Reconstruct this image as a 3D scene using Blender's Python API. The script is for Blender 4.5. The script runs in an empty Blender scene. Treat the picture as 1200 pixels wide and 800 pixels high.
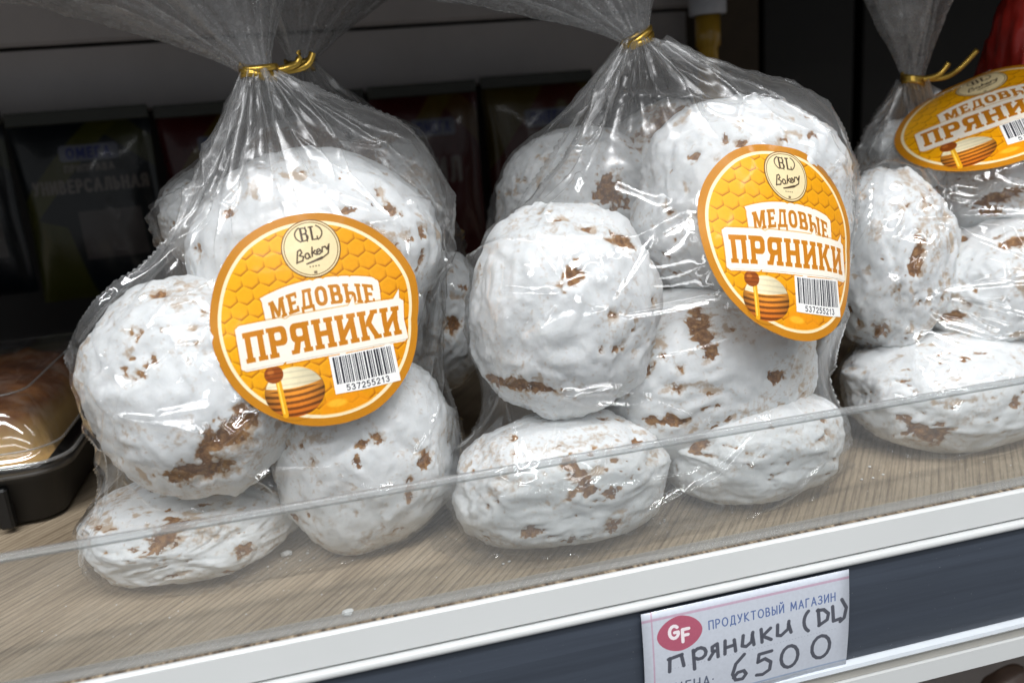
import bpy, bmesh, math, random
import numpy as np
from mathutils import Vector, Matrix

# ------------------------------------------------------------------ camera, world, lights
S = bpy.context.scene
COL = S.collection
F = 1000.0                                   # focal length in photo pixels (1200 wide)
def nrm(v): return v / np.linalg.norm(v)
_X = nrm(np.array([4600, 650, 1000.]))       # shelf direction seen from the camera (right, up, forward)
_Z = np.array([-310, 3730, -1000.]); _Z = nrm(_Z - _X * (_Z @ _X))
_Y = np.cross(_X, _Z)
if _Y[2] < 0: _Y = -_Y
RC = np.stack([_X, _Y, _Z], 1)
CAM = np.array([-0.05858, -0.30143, 0.18770])
cd = bpy.data.cameras.new('camera'); cam = bpy.data.objects.new('camera', cd); COL.objects.link(cam)
m = Matrix.Identity(4)
for k in range(3):
    m[k][0] = RC[0][k]; m[k][1] = RC[1][k]; m[k][2] = -RC[2][k]; m[k][3] = CAM[k]
cam.matrix_world = m
cd.sensor_width = 36; cd.lens = 36 * F / 1200; cd.clip_start = .01; cd.clip_end = 50
cd.dof.use_dof = True; cd.dof.focus_distance = .385; cd.dof.aperture_fstop = 7
S.camera = cam

W = bpy.data.worlds.new('World'); S.world = W; W.use_nodes = True
bg = W.node_tree.nodes['Background']
bg.inputs[0].default_value = (.93, .965, 1.0, 1); bg.inputs[1].default_value = .30
def tube_lamp(name, loc, target, sx, sy, power, col=(.975, .985, 1.0)):
    l = bpy.data.lights.new(name, 'AREA'); l.shape = 'RECTANGLE'; l.size = sx; l.size_y = sy
    l.energy = power; l.color = col
    o = bpy.data.objects.new(name, l); COL.objects.link(o); o.location = loc
    o.rotation_euler = (Vector(target) - Vector(loc)).to_track_quat('-Z', 'Y').to_euler()
    return o
tube_lamp('ceiling_and_glint_tube', (0.15, -1.0, 2.05), (.05, .05, .1), 2.4, .09, 58)
tube_lamp('ceiling_and_glint_tube', (-.5, -2.1, 2.5), (.05, .05, .1), 2.4, .10, 50)
tube_lamp('ceiling_and_glint_tube', (-1.9, -1.2, 2.1), (.0, .05, .1), 1.2, .09, 12)
tube_lamp('ceiling_and_glint_tube', (2.1, -1.3, 2.1), (.0, .05, .1), 1.2, .09, 10)

for (lx, ly, lz, sx, sy, pw_) in ((.1, -.5, 2.15, 1.8, .05, 5), (.3, -3.4, 2.5, 3.0, .10, 14), (-.75, -1.3, 2.3, .06, 1.8, 5), (.95, -1.2, 2.3, .06, 1.8, 5), (-1.8, -1.6, 2.3, .06, 2.2, 5), (2.0, -1.6, 2.3, .06, 2.2, 5), (-.2, -5.0, 2.6, 3.4, .12, 14), (.6, -7.0, 2.6, 3.4, .14, 14)):  # extra unseen tubes, added to draw streak glints on the film
    tube_lamp('ceiling_and_glint_tube', (lx, ly, lz), (.05, ly + .01 if sx < sy else .05, .1), sx, sy, pw_)
S.view_settings.view_transform = 'Standard'; S.view_settings.look = 'None'
S.view_settings.exposure = -.44; S.view_settings.gamma = 1
S.render.engine = 'CYCLES'
S.cycles.use_denoising = True
S.cycles.transparent_max_bounces = 40
S.cycles.max_bounces = 12
S.cycles.caustics_reflective = False; S.cycles.caustics_refractive = False
S.cycles.sample_clamp_indirect = 6

# ------------------------------------------------------------------ pixel rays -> places in the shop
def ray(px, py):
    return nrm(RC.T @ np.array([(px - 600) / F, (400 - py) / F, 1.]))
def un(px, py, axis, val):
    d = ray(px, py); return CAM + d * ((val - CAM[axis]) / d[axis])
def depth(p): return float(RC[2] @ (np.array(p) - CAM))

# ------------------------------------------------------------------ helpers
rng = np.random.default_rng(7)
random.seed(7)
def tag(o, label=None, cat=None, group=None, kind=None):
    if label: o['label'] = label
    if cat: o['category'] = cat
    if group: o['group'] = group
    if kind: o['kind'] = kind
    return o
def empty(name, loc=(0, 0, 0)):
    o = bpy.data.objects.new(name, None); COL.objects.link(o); o.location = loc; o.empty_display_size = .02
    return o
def link(name, me, mat, parent=None, smooth=True):
    o = bpy.data.objects.new(name, me); COL.objects.link(o)
    if mat is not None:
        for mm in (mat if isinstance(mat, (list, tuple)) else [mat]): me.materials.append(mm)
    if smooth:
        me.polygons.foreach_set('use_smooth', np.ones(len(me.polygons), bool))
    if parent is not None:
        o.parent = parent
        o.matrix_parent_inverse = Matrix.Translation(parent.location).inverted()
    return o
def mesh_np(name, co, faces):
    me = bpy.data.meshes.new(name)
    me.from_pydata([tuple(map(float, c)) for c in co], [], [tuple(map(int, f)) for f in faces]); me.update()
    return me
def from_bm(bm, name):
    me = bpy.data.meshes.new(name); bm.normal_update(); bm.to_mesh(me); bm.free(); return me
def bm_box(bm, lo, hi, bev=0.0, seg=2):
    r = bmesh.ops.create_cube(bm, size=1)
    vs = r['verts']
    for v in vs:
        v.co = Vector([(lo[k] + hi[k]) / 2 + v.co[k] * (hi[k] - lo[k]) for k in range(3)])
    if bev > 0:
        es = list({e for v in vs for e in v.link_edges})
        bmesh.ops.bevel(bm, geom=es, offset=bev, segments=seg, affect='EDGES', profile=.5)
def box(name, lo, hi, mat, parent=None, bev=0.0, seg=2):
    bm = bmesh.new(); bm_box(bm, lo, hi, bev, seg)
    return link(name, from_bm(bm, name), mat, parent, smooth=False)
def profile_x(name, pts, x0, x1, mat, parent=None, closed=True, nx=2, smooth=False):
    n = len(pts); co = []; fs = []
    for i in range(nx):
        x = x0 + (x1 - x0) * i / (nx - 1)
        co += [(x, p[0], p[1]) for p in pts]
    for i in range(nx - 1):
        for k in range(n if closed else n - 1):
            a = i * n + k; b = i * n + (k + 1) % n
            fs.append((a, b, b + n, a + n))
    if closed:
        fs.append(tuple(range(n))[::-1]); fs.append(tuple((nx - 1) * n + k for k in range(n)))
    me = mesh_np(name, co, fs)
    bm = bmesh.new(); bm.from_mesh(me); bmesh.ops.recalc_face_normals(bm, faces=bm.faces); bm.to_mesh(me); bm.free()
    return link(name, me, mat, parent, smooth)
def tube(name, pts, rad, mat, parent=None, seg=8, flat=1.0, flat_dir=None, close=False):
    pts = [np.array(p, float) for p in pts]; n = len(pts); co = []; fs = []
    for i, p in enumerate(pts):
        a = pts[(i - 1) % n] if (close or i > 0) else p; b = pts[(i + 1) % n] if (close or i < n - 1) else p
        t = nrm(b - a)
        up = np.array(flat_dir if flat_dir is not None else (0.1, 0.2, 1.)); s = np.cross(t, up)
        s = nrm(s) if np.linalg.norm(s) > 1e-6 else np.array([1., 0, 0]); u = np.cross(s, t)
        r = rad[i] if hasattr(rad, '__len__') else rad
        for k in range(seg):
            q = 2 * math.pi * k / seg
            co.append(p + s * math.cos(q) * r * flat + u * math.sin(q) * r)
    for i in range(n if close else n - 1):
        j = (i + 1) % n
        for k in range(seg):
            fs.append((i * seg + k, i * seg + (k + 1) % seg, j * seg + (k + 1) % seg, j * seg + k))
    if not close:
        fs.append(tuple(range(seg))[::-1]); fs.append(tuple((n - 1) * seg + k for k in range(seg)))
    return link(name, mesh_np(name, co, fs), mat, parent)

# ------------------------------------------------------------------ vector noise
def _hash(ix, iy, iz, seed):
    h = (ix.astype(np.uint32) * np.uint32(374761393) + iy.astype(np.uint32) * np.uint32(668265263)
         + iz.astype(np.uint32) * np.uint32(2147483647) + np.uint32((seed * 2246822519) & 0xffffffff))
    h = (h ^ (h >> np.uint32(13))) * np.uint32(1274126177)
    h = (h ^ (h >> np.uint32(15))) * np.uint32(2246822519)
    return (h ^ (h >> np.uint32(16))).astype(np.float32) / np.float32(4294967295.) * 2 - 1
def noise(P, freq, seed=0):
    p = P.astype(np.float32) * np.float32(freq) + np.float32(200.37)
    i = np.floor(p).astype(np.int64); f = p - i
    u = f * f * f * (f * (f * 6 - 15) + 10)
    r = 0
    for dx in (0, 1):
        wx = u[:, 0] if dx else 1 - u[:, 0]
        for dy in (0, 1):
            wy = u[:, 1] if dy else 1 - u[:, 1]
            for dz in (0, 1):
                wz = u[:, 2] if dz else 1 - u[:, 2]
                r = r + wx * wy * wz * _hash(i[:, 0] + dx, i[:, 1] + dy, i[:, 2] + dz, seed)
    return r
def fbm(P, freq, seed, octv=3, gain=.5):
    a = 1.; t = 0; s = 0
    for o in range(octv):
        t = t + a * noise(P, freq * 2.03 ** o, seed + 17 * o); s += a; a *= gain
    return t / s
def sstep(a, b, x):
    t = np.clip((x - a) / (b - a), 0, 1); return t * t * (3 - 2 * t)

# ------------------------------------------------------------------ materials
def mat_new(name):
    m_ = bpy.data.materials.new(name); m_.use_nodes = True
    nt = m_.node_tree; nt.nodes.clear()
    out = nt.nodes.new('ShaderNodeOutputMaterial')
    return m_, nt, out
def N(nt, typ, **kw):
    n = nt.nodes.new(typ)
    for k, v in kw.items():
        if k in ('operation', 'blend_type', 'data_type', 'attribute_name', 'noise_dimensions', 'wave_type', 'bands_direction', 'feature', 'distance', 'use_clamp', 'image', 'interpolation', 'attribute_type', 'extension'):
            setattr(n, k, v)
        else:
            n.inputs[k.replace('_', ' ')].default_value = v
    return n
def L(nt, a, b): nt.links.new(a, b)
def srgb(r, g, b):
    return tuple(((c / 255) / 12.92 if c / 255 <= .04045 else ((c / 255 + .055) / 1.055) ** 2.4) for c in (r, g, b)) + (1.,)
def ramp(nt, fac, stops):
    n = nt.nodes.new('ShaderNodeValToRGB'); e = n.color_ramp.elements
    while len(e) < len(stops): e.new(.5)
    for k, (p, c) in enumerate(stops):
        e[k].position = p; e[k].color = c
    L(nt, fac, n.inputs[0]); return n
def objco(nt, scale=(1, 1, 1), rot=(0, 0, 0)):
    t = nt.nodes.new('ShaderNodeTexCoord'); mp = nt.nodes.new('ShaderNodeMapping')
    mp.inputs['Scale'].default_value = scale; mp.inputs['Rotation'].default_value = rot
    L(nt, t.outputs['Object'], mp.inputs[0]); return mp.outputs[0]
def plain(name, col, rough=.5, spec=.5, metal=0., var=.08, nscale=60., bump=0.02, coat=0.):
    m_, nt, out = mat_new(name)
    b = N(nt, 'ShaderNodeBsdfPrincipled', Roughness=rough, Metallic=metal)
    b.inputs['Specular IOR Level'].default_value = spec; b.inputs['Coat Weight'].default_value = coat
    v = objco(nt)
    n1 = N(nt, 'ShaderNodeTexNoise', Scale=nscale, Detail=5., Roughness=.6); L(nt, v, n1.inputs['Vector'])
    d = [max(0, c * (1 - var)) for c in col[:3]] + [1]; u = [min(1, c * (1 + var)) for c in col[:3]] + [1]
    r = ramp(nt, n1.outputs['Fac'], [(.3, d), (.7, u)])
    L(nt, r.outputs[0], b.inputs['Base Color'])
    if bump:
        bp = N(nt, 'ShaderNodeBump', Strength=bump, Distance=.001); L(nt, n1.outputs['Fac'], bp.inputs['Height'])
        L(nt, bp.outputs[0], b.inputs['Normal'])
    L(nt, b.outputs[0], out.inputs[0]); return m_

def glaze_mat():
    m_, nt, out = mat_new('sugar_glaze')
    b = N(nt, 'ShaderNodeBsdfPrincipled', Roughness=.42)
    b.inputs['Specular IOR Level'].default_value = .35
    b.inputs['Subsurface Weight'].default_value = .25; b.inputs['Subsurface Radius'].default_value = (1., .9, .8); b.inputs['Subsurface Scale'].default_value = .0022
    v = objco(nt)
    ab = N(nt, 'ShaderNodeAttribute', attribute_name='bare'); at = N(nt, 'ShaderNodeAttribute', attribute_name='thin')
    n1 = N(nt, 'ShaderNodeTexNoise', Scale=420., Detail=6., Roughness=.65); L(nt, v, n1.inputs['Vector'])
    n2 = N(nt, 'ShaderNodeTexNoise', Scale=1400., Detail=3., Roughness=.6); L(nt, v, n2.inputs['Vector'])
    n3 = N(nt, 'ShaderNodeTexNoise', Scale=150., Detail=5., Roughness=.6); L(nt, v, n3.inputs['Vector'])
    # crumb colour
    cr = ramp(nt, n1.outputs['Fac'], [(.28, srgb(70, 44, 24)), (.5, srgb(132, 90, 50)), (.72, srgb(188, 146, 94))])
    # glaze colour
    gl = ramp(nt, n3.outputs['Fac'], [(.25, (.76, .785, .79, 1)), (.6, (.84, .86, .865, 1)), (.8, (.88, .89, .895, 1))])
    # thin glaze: tan crumb showing through
    a1 = N(nt, 'ShaderNodeMath', operation='SUBTRACT'); a1.inputs[1].default_value = .5; L(nt, n1.outputs['Fac'], a1.inputs[0])
    a2 = N(nt, 'ShaderNodeMath', operation='MULTIPLY_ADD'); L(nt, a1.outputs[0], a2.inputs[0]); a2.inputs[1].default_value = 1.9; L(nt, at.outputs['Fac'], a2.inputs[2])
    rt = ramp(nt, a2.outputs[0], [(.30, (0, 0, 0, 1)), (.72, (1, 1, 1, 1))])
    sc = N(nt, 'ShaderNodeMath', operation='MULTIPLY'); L(nt, rt.outputs[0], sc.inputs[0]); sc.inputs[1].default_value = .78
    mx = N(nt, 'ShaderNodeMix', data_type='RGBA'); L(nt, sc.outputs[0], mx.inputs[0]); L(nt, gl.outputs[0], mx.inputs[6]); mx.inputs[7].default_value = srgb(186, 158, 124)
    e1 = N(nt, 'ShaderNodeMath', operation='MULTIPLY_ADD'); L(nt, a1.outputs[0], e1.inputs[0]); e1.inputs[1].default_value = 1.9; L(nt, ab.outputs['Fac'], e1.inputs[2])
    rb = ramp(nt, e1.outputs[0], [(.42, (0, 0, 0, 1)), (.54, (1, 1, 1, 1))])
    mb = N(nt, 'ShaderNodeMix', data_type='RGBA'); L(nt, rb.outputs[0], mb.inputs[0]); L(nt, mx.outputs[2], mb.inputs[6]); L(nt, cr.outputs[0], mb.inputs[7])
    L(nt, mb.outputs[2], b.inputs['Base Color'])
    rr = N(nt, 'ShaderNodeMath', operation='MULTIPLY_ADD'); L(nt, rb.outputs[0], rr.inputs[0]); rr.inputs[1].default_value = .45; rr.inputs[2].default_value = .40
    L(nt, rr.outputs[0], b.inputs['Roughness'])
    h1 = N(nt, 'ShaderNodeMath', operation='MULTIPLY_ADD'); L(nt, n2.outputs['Fac'], h1.inputs[0]); h1.inputs[1].default_value = .25; L(nt, n1.outputs['Fac'], h1.inputs[2])
    hb = N(nt, 'ShaderNodeMath', operation='MULTIPLY_ADD'); L(nt, rb.outputs[0], hb.inputs[0]); hb.inputs[1].default_value = -.8; L(nt, h1.outputs[0], hb.inputs[2])
    bp = N(nt, 'ShaderNodeBump', Strength=.35, Distance=.0008); L(nt, hb.outputs[0], bp.inputs['Height']); L(nt, bp.outputs[0], b.inputs['Normal'])
    L(nt, b.outputs[0], out.inputs[0]); return m_

def film_mat(name, f0=.07, veil=.03, rough=.045, tint=(.985, .985, .985, 1), bump=.12, bscale=90., gcol=(1, 1, 1, 1), vn=1.):
    """one thin clear sheet: what is behind it, plus its own mirror gloss and a faint milky veil"""
    m_, nt, out = mat_new(name)
    tr = N(nt, 'ShaderNodeBsdfTransparent'); tr.inputs[0].default_value = tint
    gl = N(nt, 'ShaderNodeBsdfGlossy', Roughness=rough); gl.inputs[0].default_value = gcol
    lw = N(nt, 'ShaderNodeLayerWeight'); lw.inputs[0].default_value = .5
    pw = N(nt, 'ShaderNodeMath', operation='POWER'); L(nt, lw.outputs['Facing'], pw.inputs[0]); pw.inputs[1].default_value = 5.
    fr = N(nt, 'ShaderNodeMath', operation='MULTIPLY_ADD', use_clamp=True); L(nt, pw.outputs[0], fr.inputs[0]); fr.inputs[1].default_value = .8; fr.inputs[2].default_value = f0
    v = objco(nt)
    n1 = N(nt, 'ShaderNodeTexNoise', Scale=bscale, Detail=4., Roughness=.55); L(nt, v, n1.inputs['Vector'])
    bp = N(nt, 'ShaderNodeBump', Strength=bump, Distance=.0015); L(nt, n1.outputs['Fac'], bp.inputs['Height'])
    L(nt, bp.outputs[0], gl.inputs['Normal'])
    mx = nt.nodes.new('ShaderNodeMixShader'); L(nt, fr.outputs[0], mx.inputs[0]); L(nt, tr.outputs[0], mx.inputs[1]); L(nt, gl.outputs[0], mx.inputs[2])
    df = N(nt, 'ShaderNodeBsdfDiffuse'); df.inputs[0].default_value = (.8, .8, .8, 1)
    tl = N(nt, 'ShaderNodeBsdfTranslucent'); tl.inputs[0].default_value = (.8, .8, .8, 1)
    md = nt.nodes.new('ShaderNodeMixShader'); md.inputs[0].default_value = .5; L(nt, df.outputs[0], md.inputs[1]); L(nt, tl.outputs[0], md.inputs[2])
    n2 = N(nt, 'ShaderNodeTexNoise', Scale=240., Detail=5., Roughness=.7); L(nt, v, n2.inputs['Vector'])
    vr = N(nt, 'ShaderNodeMapRange'); L(nt, n2.outputs['Fac'], vr.inputs[0]); vr.inputs[1].default_value = .4; vr.inputs[2].default_value = .75; vr.inputs[3].default_value = veil * (1 - .4 * vn); vr.inputs[4].default_value = veil * (1 + .8 * vn)
    ga = N(nt, 'ShaderNodeAttribute', attribute_name='gather')
    va = N(nt, 'ShaderNodeMath', operation='MULTIPLY_ADD'); L(nt, ga.outputs['Fac'], va.inputs[0]); va.inputs[1].default_value = .11; L(nt, vr.outputs[0], va.inputs[2])
    ra = N(nt, 'ShaderNodeMath', operation='MULTIPLY_ADD'); L(nt, ga.outputs['Fac'], ra.inputs[0]); ra.inputs[1].default_value = .28; ra.inputs[2].default_value = rough; L(nt, ra.outputs[0], gl.inputs['Roughness'])
    m2 = nt.nodes.new('ShaderNodeMixShader'); L(nt, va.outputs[0], m2.inputs[0]); L(nt, mx.outputs[0], m2.inputs[1]); L(nt, md.outputs[0], m2.inputs[2])
    L(nt, m2.outputs[0], out.inputs[0]); return m_

def shelf_mat():
    m_, nt, out = mat_new('shelf_liner')
    b = N(nt, 'ShaderNodeBsdfPrincipled', Roughness=.42); b.inputs['Specular IOR Level'].default_value = .4
    ang = math.radians(-40)                       # printed grain runs slantwise over the board
    t = nt.nodes.new('ShaderNodeTexCoord'); mp = nt.nodes.new('ShaderNodeMapping')
    mp.inputs['Rotation'].default_value = (0, 0, -ang); L(nt, t.outputs['Object'], mp.inputs[0])
    m2 = nt.nodes.new('ShaderNodeMapping'); m2.inputs['Scale'].default_value = (1, .05, 1); L(nt, mp.outputs[0], m2.inputs[0])
    wv = N(nt, 'ShaderNodeTexNoise', Scale=480., Detail=4., Roughness=.6); L(nt, m2.outputs[0], wv.inputs['Vector'])
    m4 = nt.nodes.new('ShaderNodeMapping'); m4.inputs['Scale'].default_value = (1, .18, 1); L(nt, mp.outputs[0], m4.inputs[0])
    w2 = N(nt, 'ShaderNodeTexNoise', Scale=1100., Detail=2., Roughness=.6); L(nt, m4.outputs[0], w2.inputs['Vector'])
    big = N(nt, 'ShaderNodeTexNoise', Scale=22., Detail=4., Roughness=.6); L(nt, m4.outputs[0], big.inputs['Vector'])
    wa = N(nt, 'ShaderNodeTexWave', wave_type='BANDS', bands_direction='X', Scale=105., Distortion=2.2, Detail=3., Detail_Scale=.6, Detail_Roughness=.6); L(nt, m2.outputs[0], wa.inputs['Vector'])
    base = ramp(nt, big.outputs['Fac'], [(.3, srgb(158, 142, 120)), (.5, srgb(177, 161, 138)), (.7, srgb(189, 175, 154))])
    dk = ramp(nt, wv.outputs['Fac'], [(.34, (0, 0, 0, 1)), (.54, (1, 1, 1, 1))])
    mul = N(nt, 'ShaderNodeMix', data_type='RGBA', blend_type='MULTIPLY'); mul.inputs[0].default_value = .46
    cw = ramp(nt, dk.outputs[0], [(0, srgb(120, 104, 86)), (1, (1, 1, 1, 1))])
    L(nt, base.outputs[0], mul.inputs[6]); L(nt, cw.outputs[0], mul.inputs[7])
    mu3 = N(nt, 'ShaderNodeMix', data_type='RGBA', blend_type='MULTIPLY'); mu3.inputs[0].default_value = .40
    c3 = ramp(nt, wa.outputs['Fac'], [(.0, srgb(128, 112, 96)), (.28, (1, 1, 1, 1))]); L(nt, mul.outputs[2], mu3.inputs[6]); L(nt, c3.outputs[0], mu3.inputs[7])
    mu2 = N(nt, 'ShaderNodeMix', data_type='RGBA', blend_type='MULTIPLY'); mu2.inputs[0].default_value = .25
    c2 = ramp(nt, w2.outputs['Fac'], [(.35, (.4, .37, .34, 1)), (.6, (1, 1, 1, 1))]); L(nt, mu3.outputs[2], mu2.inputs[6]); L(nt, c2.outputs[0], mu2.inputs[7])
    L(nt, mu2.outputs[2], b.inputs['Base Color'])
    bp = N(nt, 'ShaderNodeBump', Strength=.2, Distance=.0004); L(nt, wv.outputs['Fac'], bp.inputs['Height']); L(nt, bp.outputs[0], b.inputs['Normal'])
    L(nt, b.outputs[0], out.inputs[0]); return m_

def strip_mat():
    m_, nt, out = mat_new('dark_rail_insert')
    b = N(nt, 'ShaderNodeBsdfPrincipled', Roughness=.38)
    t = nt.nodes.new('ShaderNodeTexCoord'); mp = nt.nodes.new('ShaderNodeMapping'); mp.inputs['Scale'].default_value = (.03, 1, 1); L(nt, t.outputs['Object'], mp.inputs[0])
    n1 = N(nt, 'ShaderNodeTexNoise', Scale=260., Detail=5., Roughness=.65); L(nt, mp.outputs[0], n1.inputs['Vector'])
    r = ramp(nt, n1.outputs['Fac'], [(.3, srgb(54, 60, 70)), (.7, srgb(64, 71, 82))])
    n2 = N(nt, 'ShaderNodeTexNoise', Scale=900., Detail=2.); L(nt, t.outputs['Object'], n2.inputs['Vector'])
    sp = ramp(nt, n2.outputs['Fac'], [(.74, (0, 0, 0, 1)), (.78, (1, 1, 1, 1))])
    mx = N(nt, 'ShaderNodeMix', data_type='RGBA'); ms = N(nt, 'ShaderNodeMath', operation='MULTIPLY'); L(nt, sp.outputs[0], ms.inputs[0]); ms.inputs[1].default_value = .35
    L(nt, ms.outputs[0], mx.inputs[0]); L(nt, r.outputs[0], mx.inputs[6]); mx.inputs[7].default_value = (.5, .5, .5, 1)
    L(nt, mx.outputs[2], b.inputs['Base Color'])
    L(nt, b.outputs[0], out.inputs[0]); return m_

M_glaze = glaze_mat()
M_film = film_mat('clear_film', f0=.105, veil=.035, rough=.03, bump=.05)
M_film_top = film_mat('clear_film_gathered', f0=.10, veil=.27, rough=.08, bscale=140., bump=.3)
M_acryl = film_mat('clear_acrylic', f0=.05, veil=.072, rough=.08, tint=(.97, .975, .972, 1), bump=.0, bscale=8, vn=.35)
M_acryl_edge = film_mat('acrylic_edge', f0=.10, veil=.26, rough=.25, tint=(.84, .86, .86, 1), bump=.0, bscale=6, vn=.05)
M_shelf = shelf_mat()
M_white = plain('white_lacquer', (.60, .612, .605), rough=.35, var=.02, nscale=12, bump=.01)
M_beige = plain('lower_rail_paint', (.55, .53, .48), rough=.45, var=.04)
M_strip = strip_mat()
M_clip = plain('rail_lip_plastic', (.62, .66, .70), rough=.25, var=.03)
M_grey = plain('grey_shelf_metal', (.62, .585, .585), rough=.55, var=.06, nscale=18)
M_back = plain('dark_back_panel', (.035, .033, .034), rough=.7, var=.2, nscale=9)
M_gold = plain('gold_twist_tie', (.62, .40, .08), rough=.28, metal=.85, var=.15, nscale=300, bump=.1)

# ------------------------------------------------------------------ flat print: painted pixel by pixel in code
class Canvas:
    def __init__(s, w, h, x0, x1, y0, y1, col):
        s.w, s.h = w, h
        xs = x0 + (np.arange(w) + .5) / w * (x1 - x0); ys = y0 + (np.arange(h) + .5) / h * (y1 - y0)
        s.X, s.Y = np.meshgrid(xs.astype(np.float32), ys.astype(np.float32))
        s.px = (x1 - x0) / w
        s.img = np.empty((h, w, 3), np.float32); s.img[:] = np.array(col, np.float32) / 255
    def put(s, sd, col, a=1., soft=1.):
        k = np.clip(.5 - sd / (s.px * soft), 0, 1)[..., None] * a
        c = col if isinstance(col, np.ndarray) and col.ndim == 3 else np.array(col, np.float32) / 255
        s.img = s.img * (1 - k) + c * k
    def image(s, name):
        im = bpy.data.images.new(name, s.w, s.h)
        buf = np.ones((s.h, s.w, 4), np.float32); buf[..., :3] = np.clip(s.img, 0, 1)
        im.pixels.foreach_set(buf.ravel()); im.update(); im.pack(); return im
def sd_box(x, y, x0, y0, x1, y1, r=0.):
    dx = np.abs(x - (x0 + x1) / 2) - (x1 - x0) / 2 + r; dy = np.abs(y - (y0 + y1) / 2) - (y1 - y0) / 2 + r
    return np.hypot(np.maximum(dx, 0), np.maximum(dy, 0)) + np.minimum(np.maximum(dx, dy), 0) - r
def sd_quad(x, y, pts):
    pts = np.array(pts, float); a = np.roll(pts, -1, 0) - pts
    area = np.sum(pts[:, 0] * np.roll(pts[:, 1], -1) - np.roll(pts[:, 0], -1) * pts[:, 1])
    s = 1 if area > 0 else -1; d = None
    for p, e in zip(pts, a):
        n = np.array([e[1], -e[0]]) * s / max(np.hypot(*e), 1e-9)
        q = (x - p[0]) * n[0] + (y - p[1]) * n[1]; d = q if d is None else np.maximum(d, q)
    return d
def sd_seg(x, y, a, b, r):
    ax, ay = a; bx, by = b; dx, dy = bx - ax, by - ay; l = dx * dx + dy * dy + 1e-12
    t = np.clip(((x - ax) * dx + (y - ay) * dy) / l, 0, 1)
    return np.hypot(x - ax - t * dx, y - ay - t * dy) - r
def sd_poly(x, y, pts, r):
    d = None
    for a, b in zip(pts[:-1], pts[1:]):
        q = sd_seg(x, y, a, b, r); d = q if d is None else np.minimum(d, q)
    return d
def arc(cx, cy, rx, ry, a0, a1, n=9):
    return [(cx + rx * math.cos(math.radians(a0 + (a1 - a0) * k / (n - 1))), cy + ry * math.sin(math.radians(a0 + (a1 - a0) * k / (n - 1)))) for k in range(n)]
# --- slab letters
def slab(ch, x, y):
    B = lambda *a: sd_box(x, y, *a)
    U = lambda *a: np.minimum.reduce(a)
    def stem(c, w=.25, o=.075): return U(B(c - w / 2, 0, c + w / 2, 1), B(c - w / 2 - o, 0, c + w / 2 + o, .15), B(c - w / 2 - o, .85, c + w / 2 + o, 1))
    if ch == 'П': return U(stem(.2), stem(.74), B(.0, .82, .94, 1)), .94
    if ch == 'Н': return U(stem(.2), stem(.74), B(.2, .41, .74, .59)), .94
    if ch == 'И': return U(stem(.2), stem(.74), sd_quad(x, y, [(.2, .08), (.2, .36), (.74, .92), (.74, .64)])), .94
    if ch == 'К': return U(stem(.2), sd_quad(x, y, [(.3, .42), (.36, .62), (.68, 1), (.92, 1), (.6, .55)]), sd_quad(x, y, [(.34, .6), (.58, .62), (.93, 0), (.66, 0)]), B(.6, 0, .97, .14), B(.6, .86, .95, 1)), .97
    if ch in 'РЯ':
        xx = x if ch == 'Р' else .88 - x; x0 = x; x = xx
        B = lambda *a: sd_box(xx, y, *a)
        d = U(stem(.2), np.maximum(B(.2, .36, .86, 1, .22), -B(.32, .55, .6, .81, .08)))
        if ch == 'Я': d = U(d, sd_quad(xx, y, [(.42, .5), (.68, .5), (.88, 0), (.6, 0)]), B(.62, 0, .93, .14))
        return d, .9
    if ch == 'М': return U(stem(.17, .22), stem(.91, .22), sd_quad(x, y, [(.1, 1), (.34, 1), (.64, .12), (.44, .12)]), sd_quad(x, y, [(.98, 1), (.74, 1), (.44, .12), (.64, .12)])), 1.1
    if ch == 'Е': return U(stem(.2), B(.1, 0, .74, .17), B(.1, .83, .72, 1), B(.2, .42, .6, .58), B(.6, 0, .74, .3), B(.58, .7, .72, 1)), .76
    if ch == 'Д': return U(B(.0, .0, .9, .17), B(0, -.16, .16, .1), B(.74, -.16, .9, .1), sd_quad(x, y, [(.1, .1), (.3, .1), (.42, 1), (.26, 1)]), B(.58, .05, .8, 1), B(.22, .83, .86, 1)), .9
    if ch == 'О': return np.maximum(B(.02, 0, .84, 1, .36), -B(.28, .19, .58, .81, .15)), .86
    if ch == 'В': return U(stem(.2), np.maximum(B(.2, .44, .8, 1, .2), -B(.32, .6, .54, .84, .08)), np.maximum(B(.2, 0, .86, .57, .22), -B(.32, .16, .58, .42, .08))), .86
    if ch == 'Ы': return U(stem(.2), np.maximum(B(.2, 0, .78, .6, .22), -B(.32, .17, .52, .43, .08)), stem(1.0)), 1.18
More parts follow.
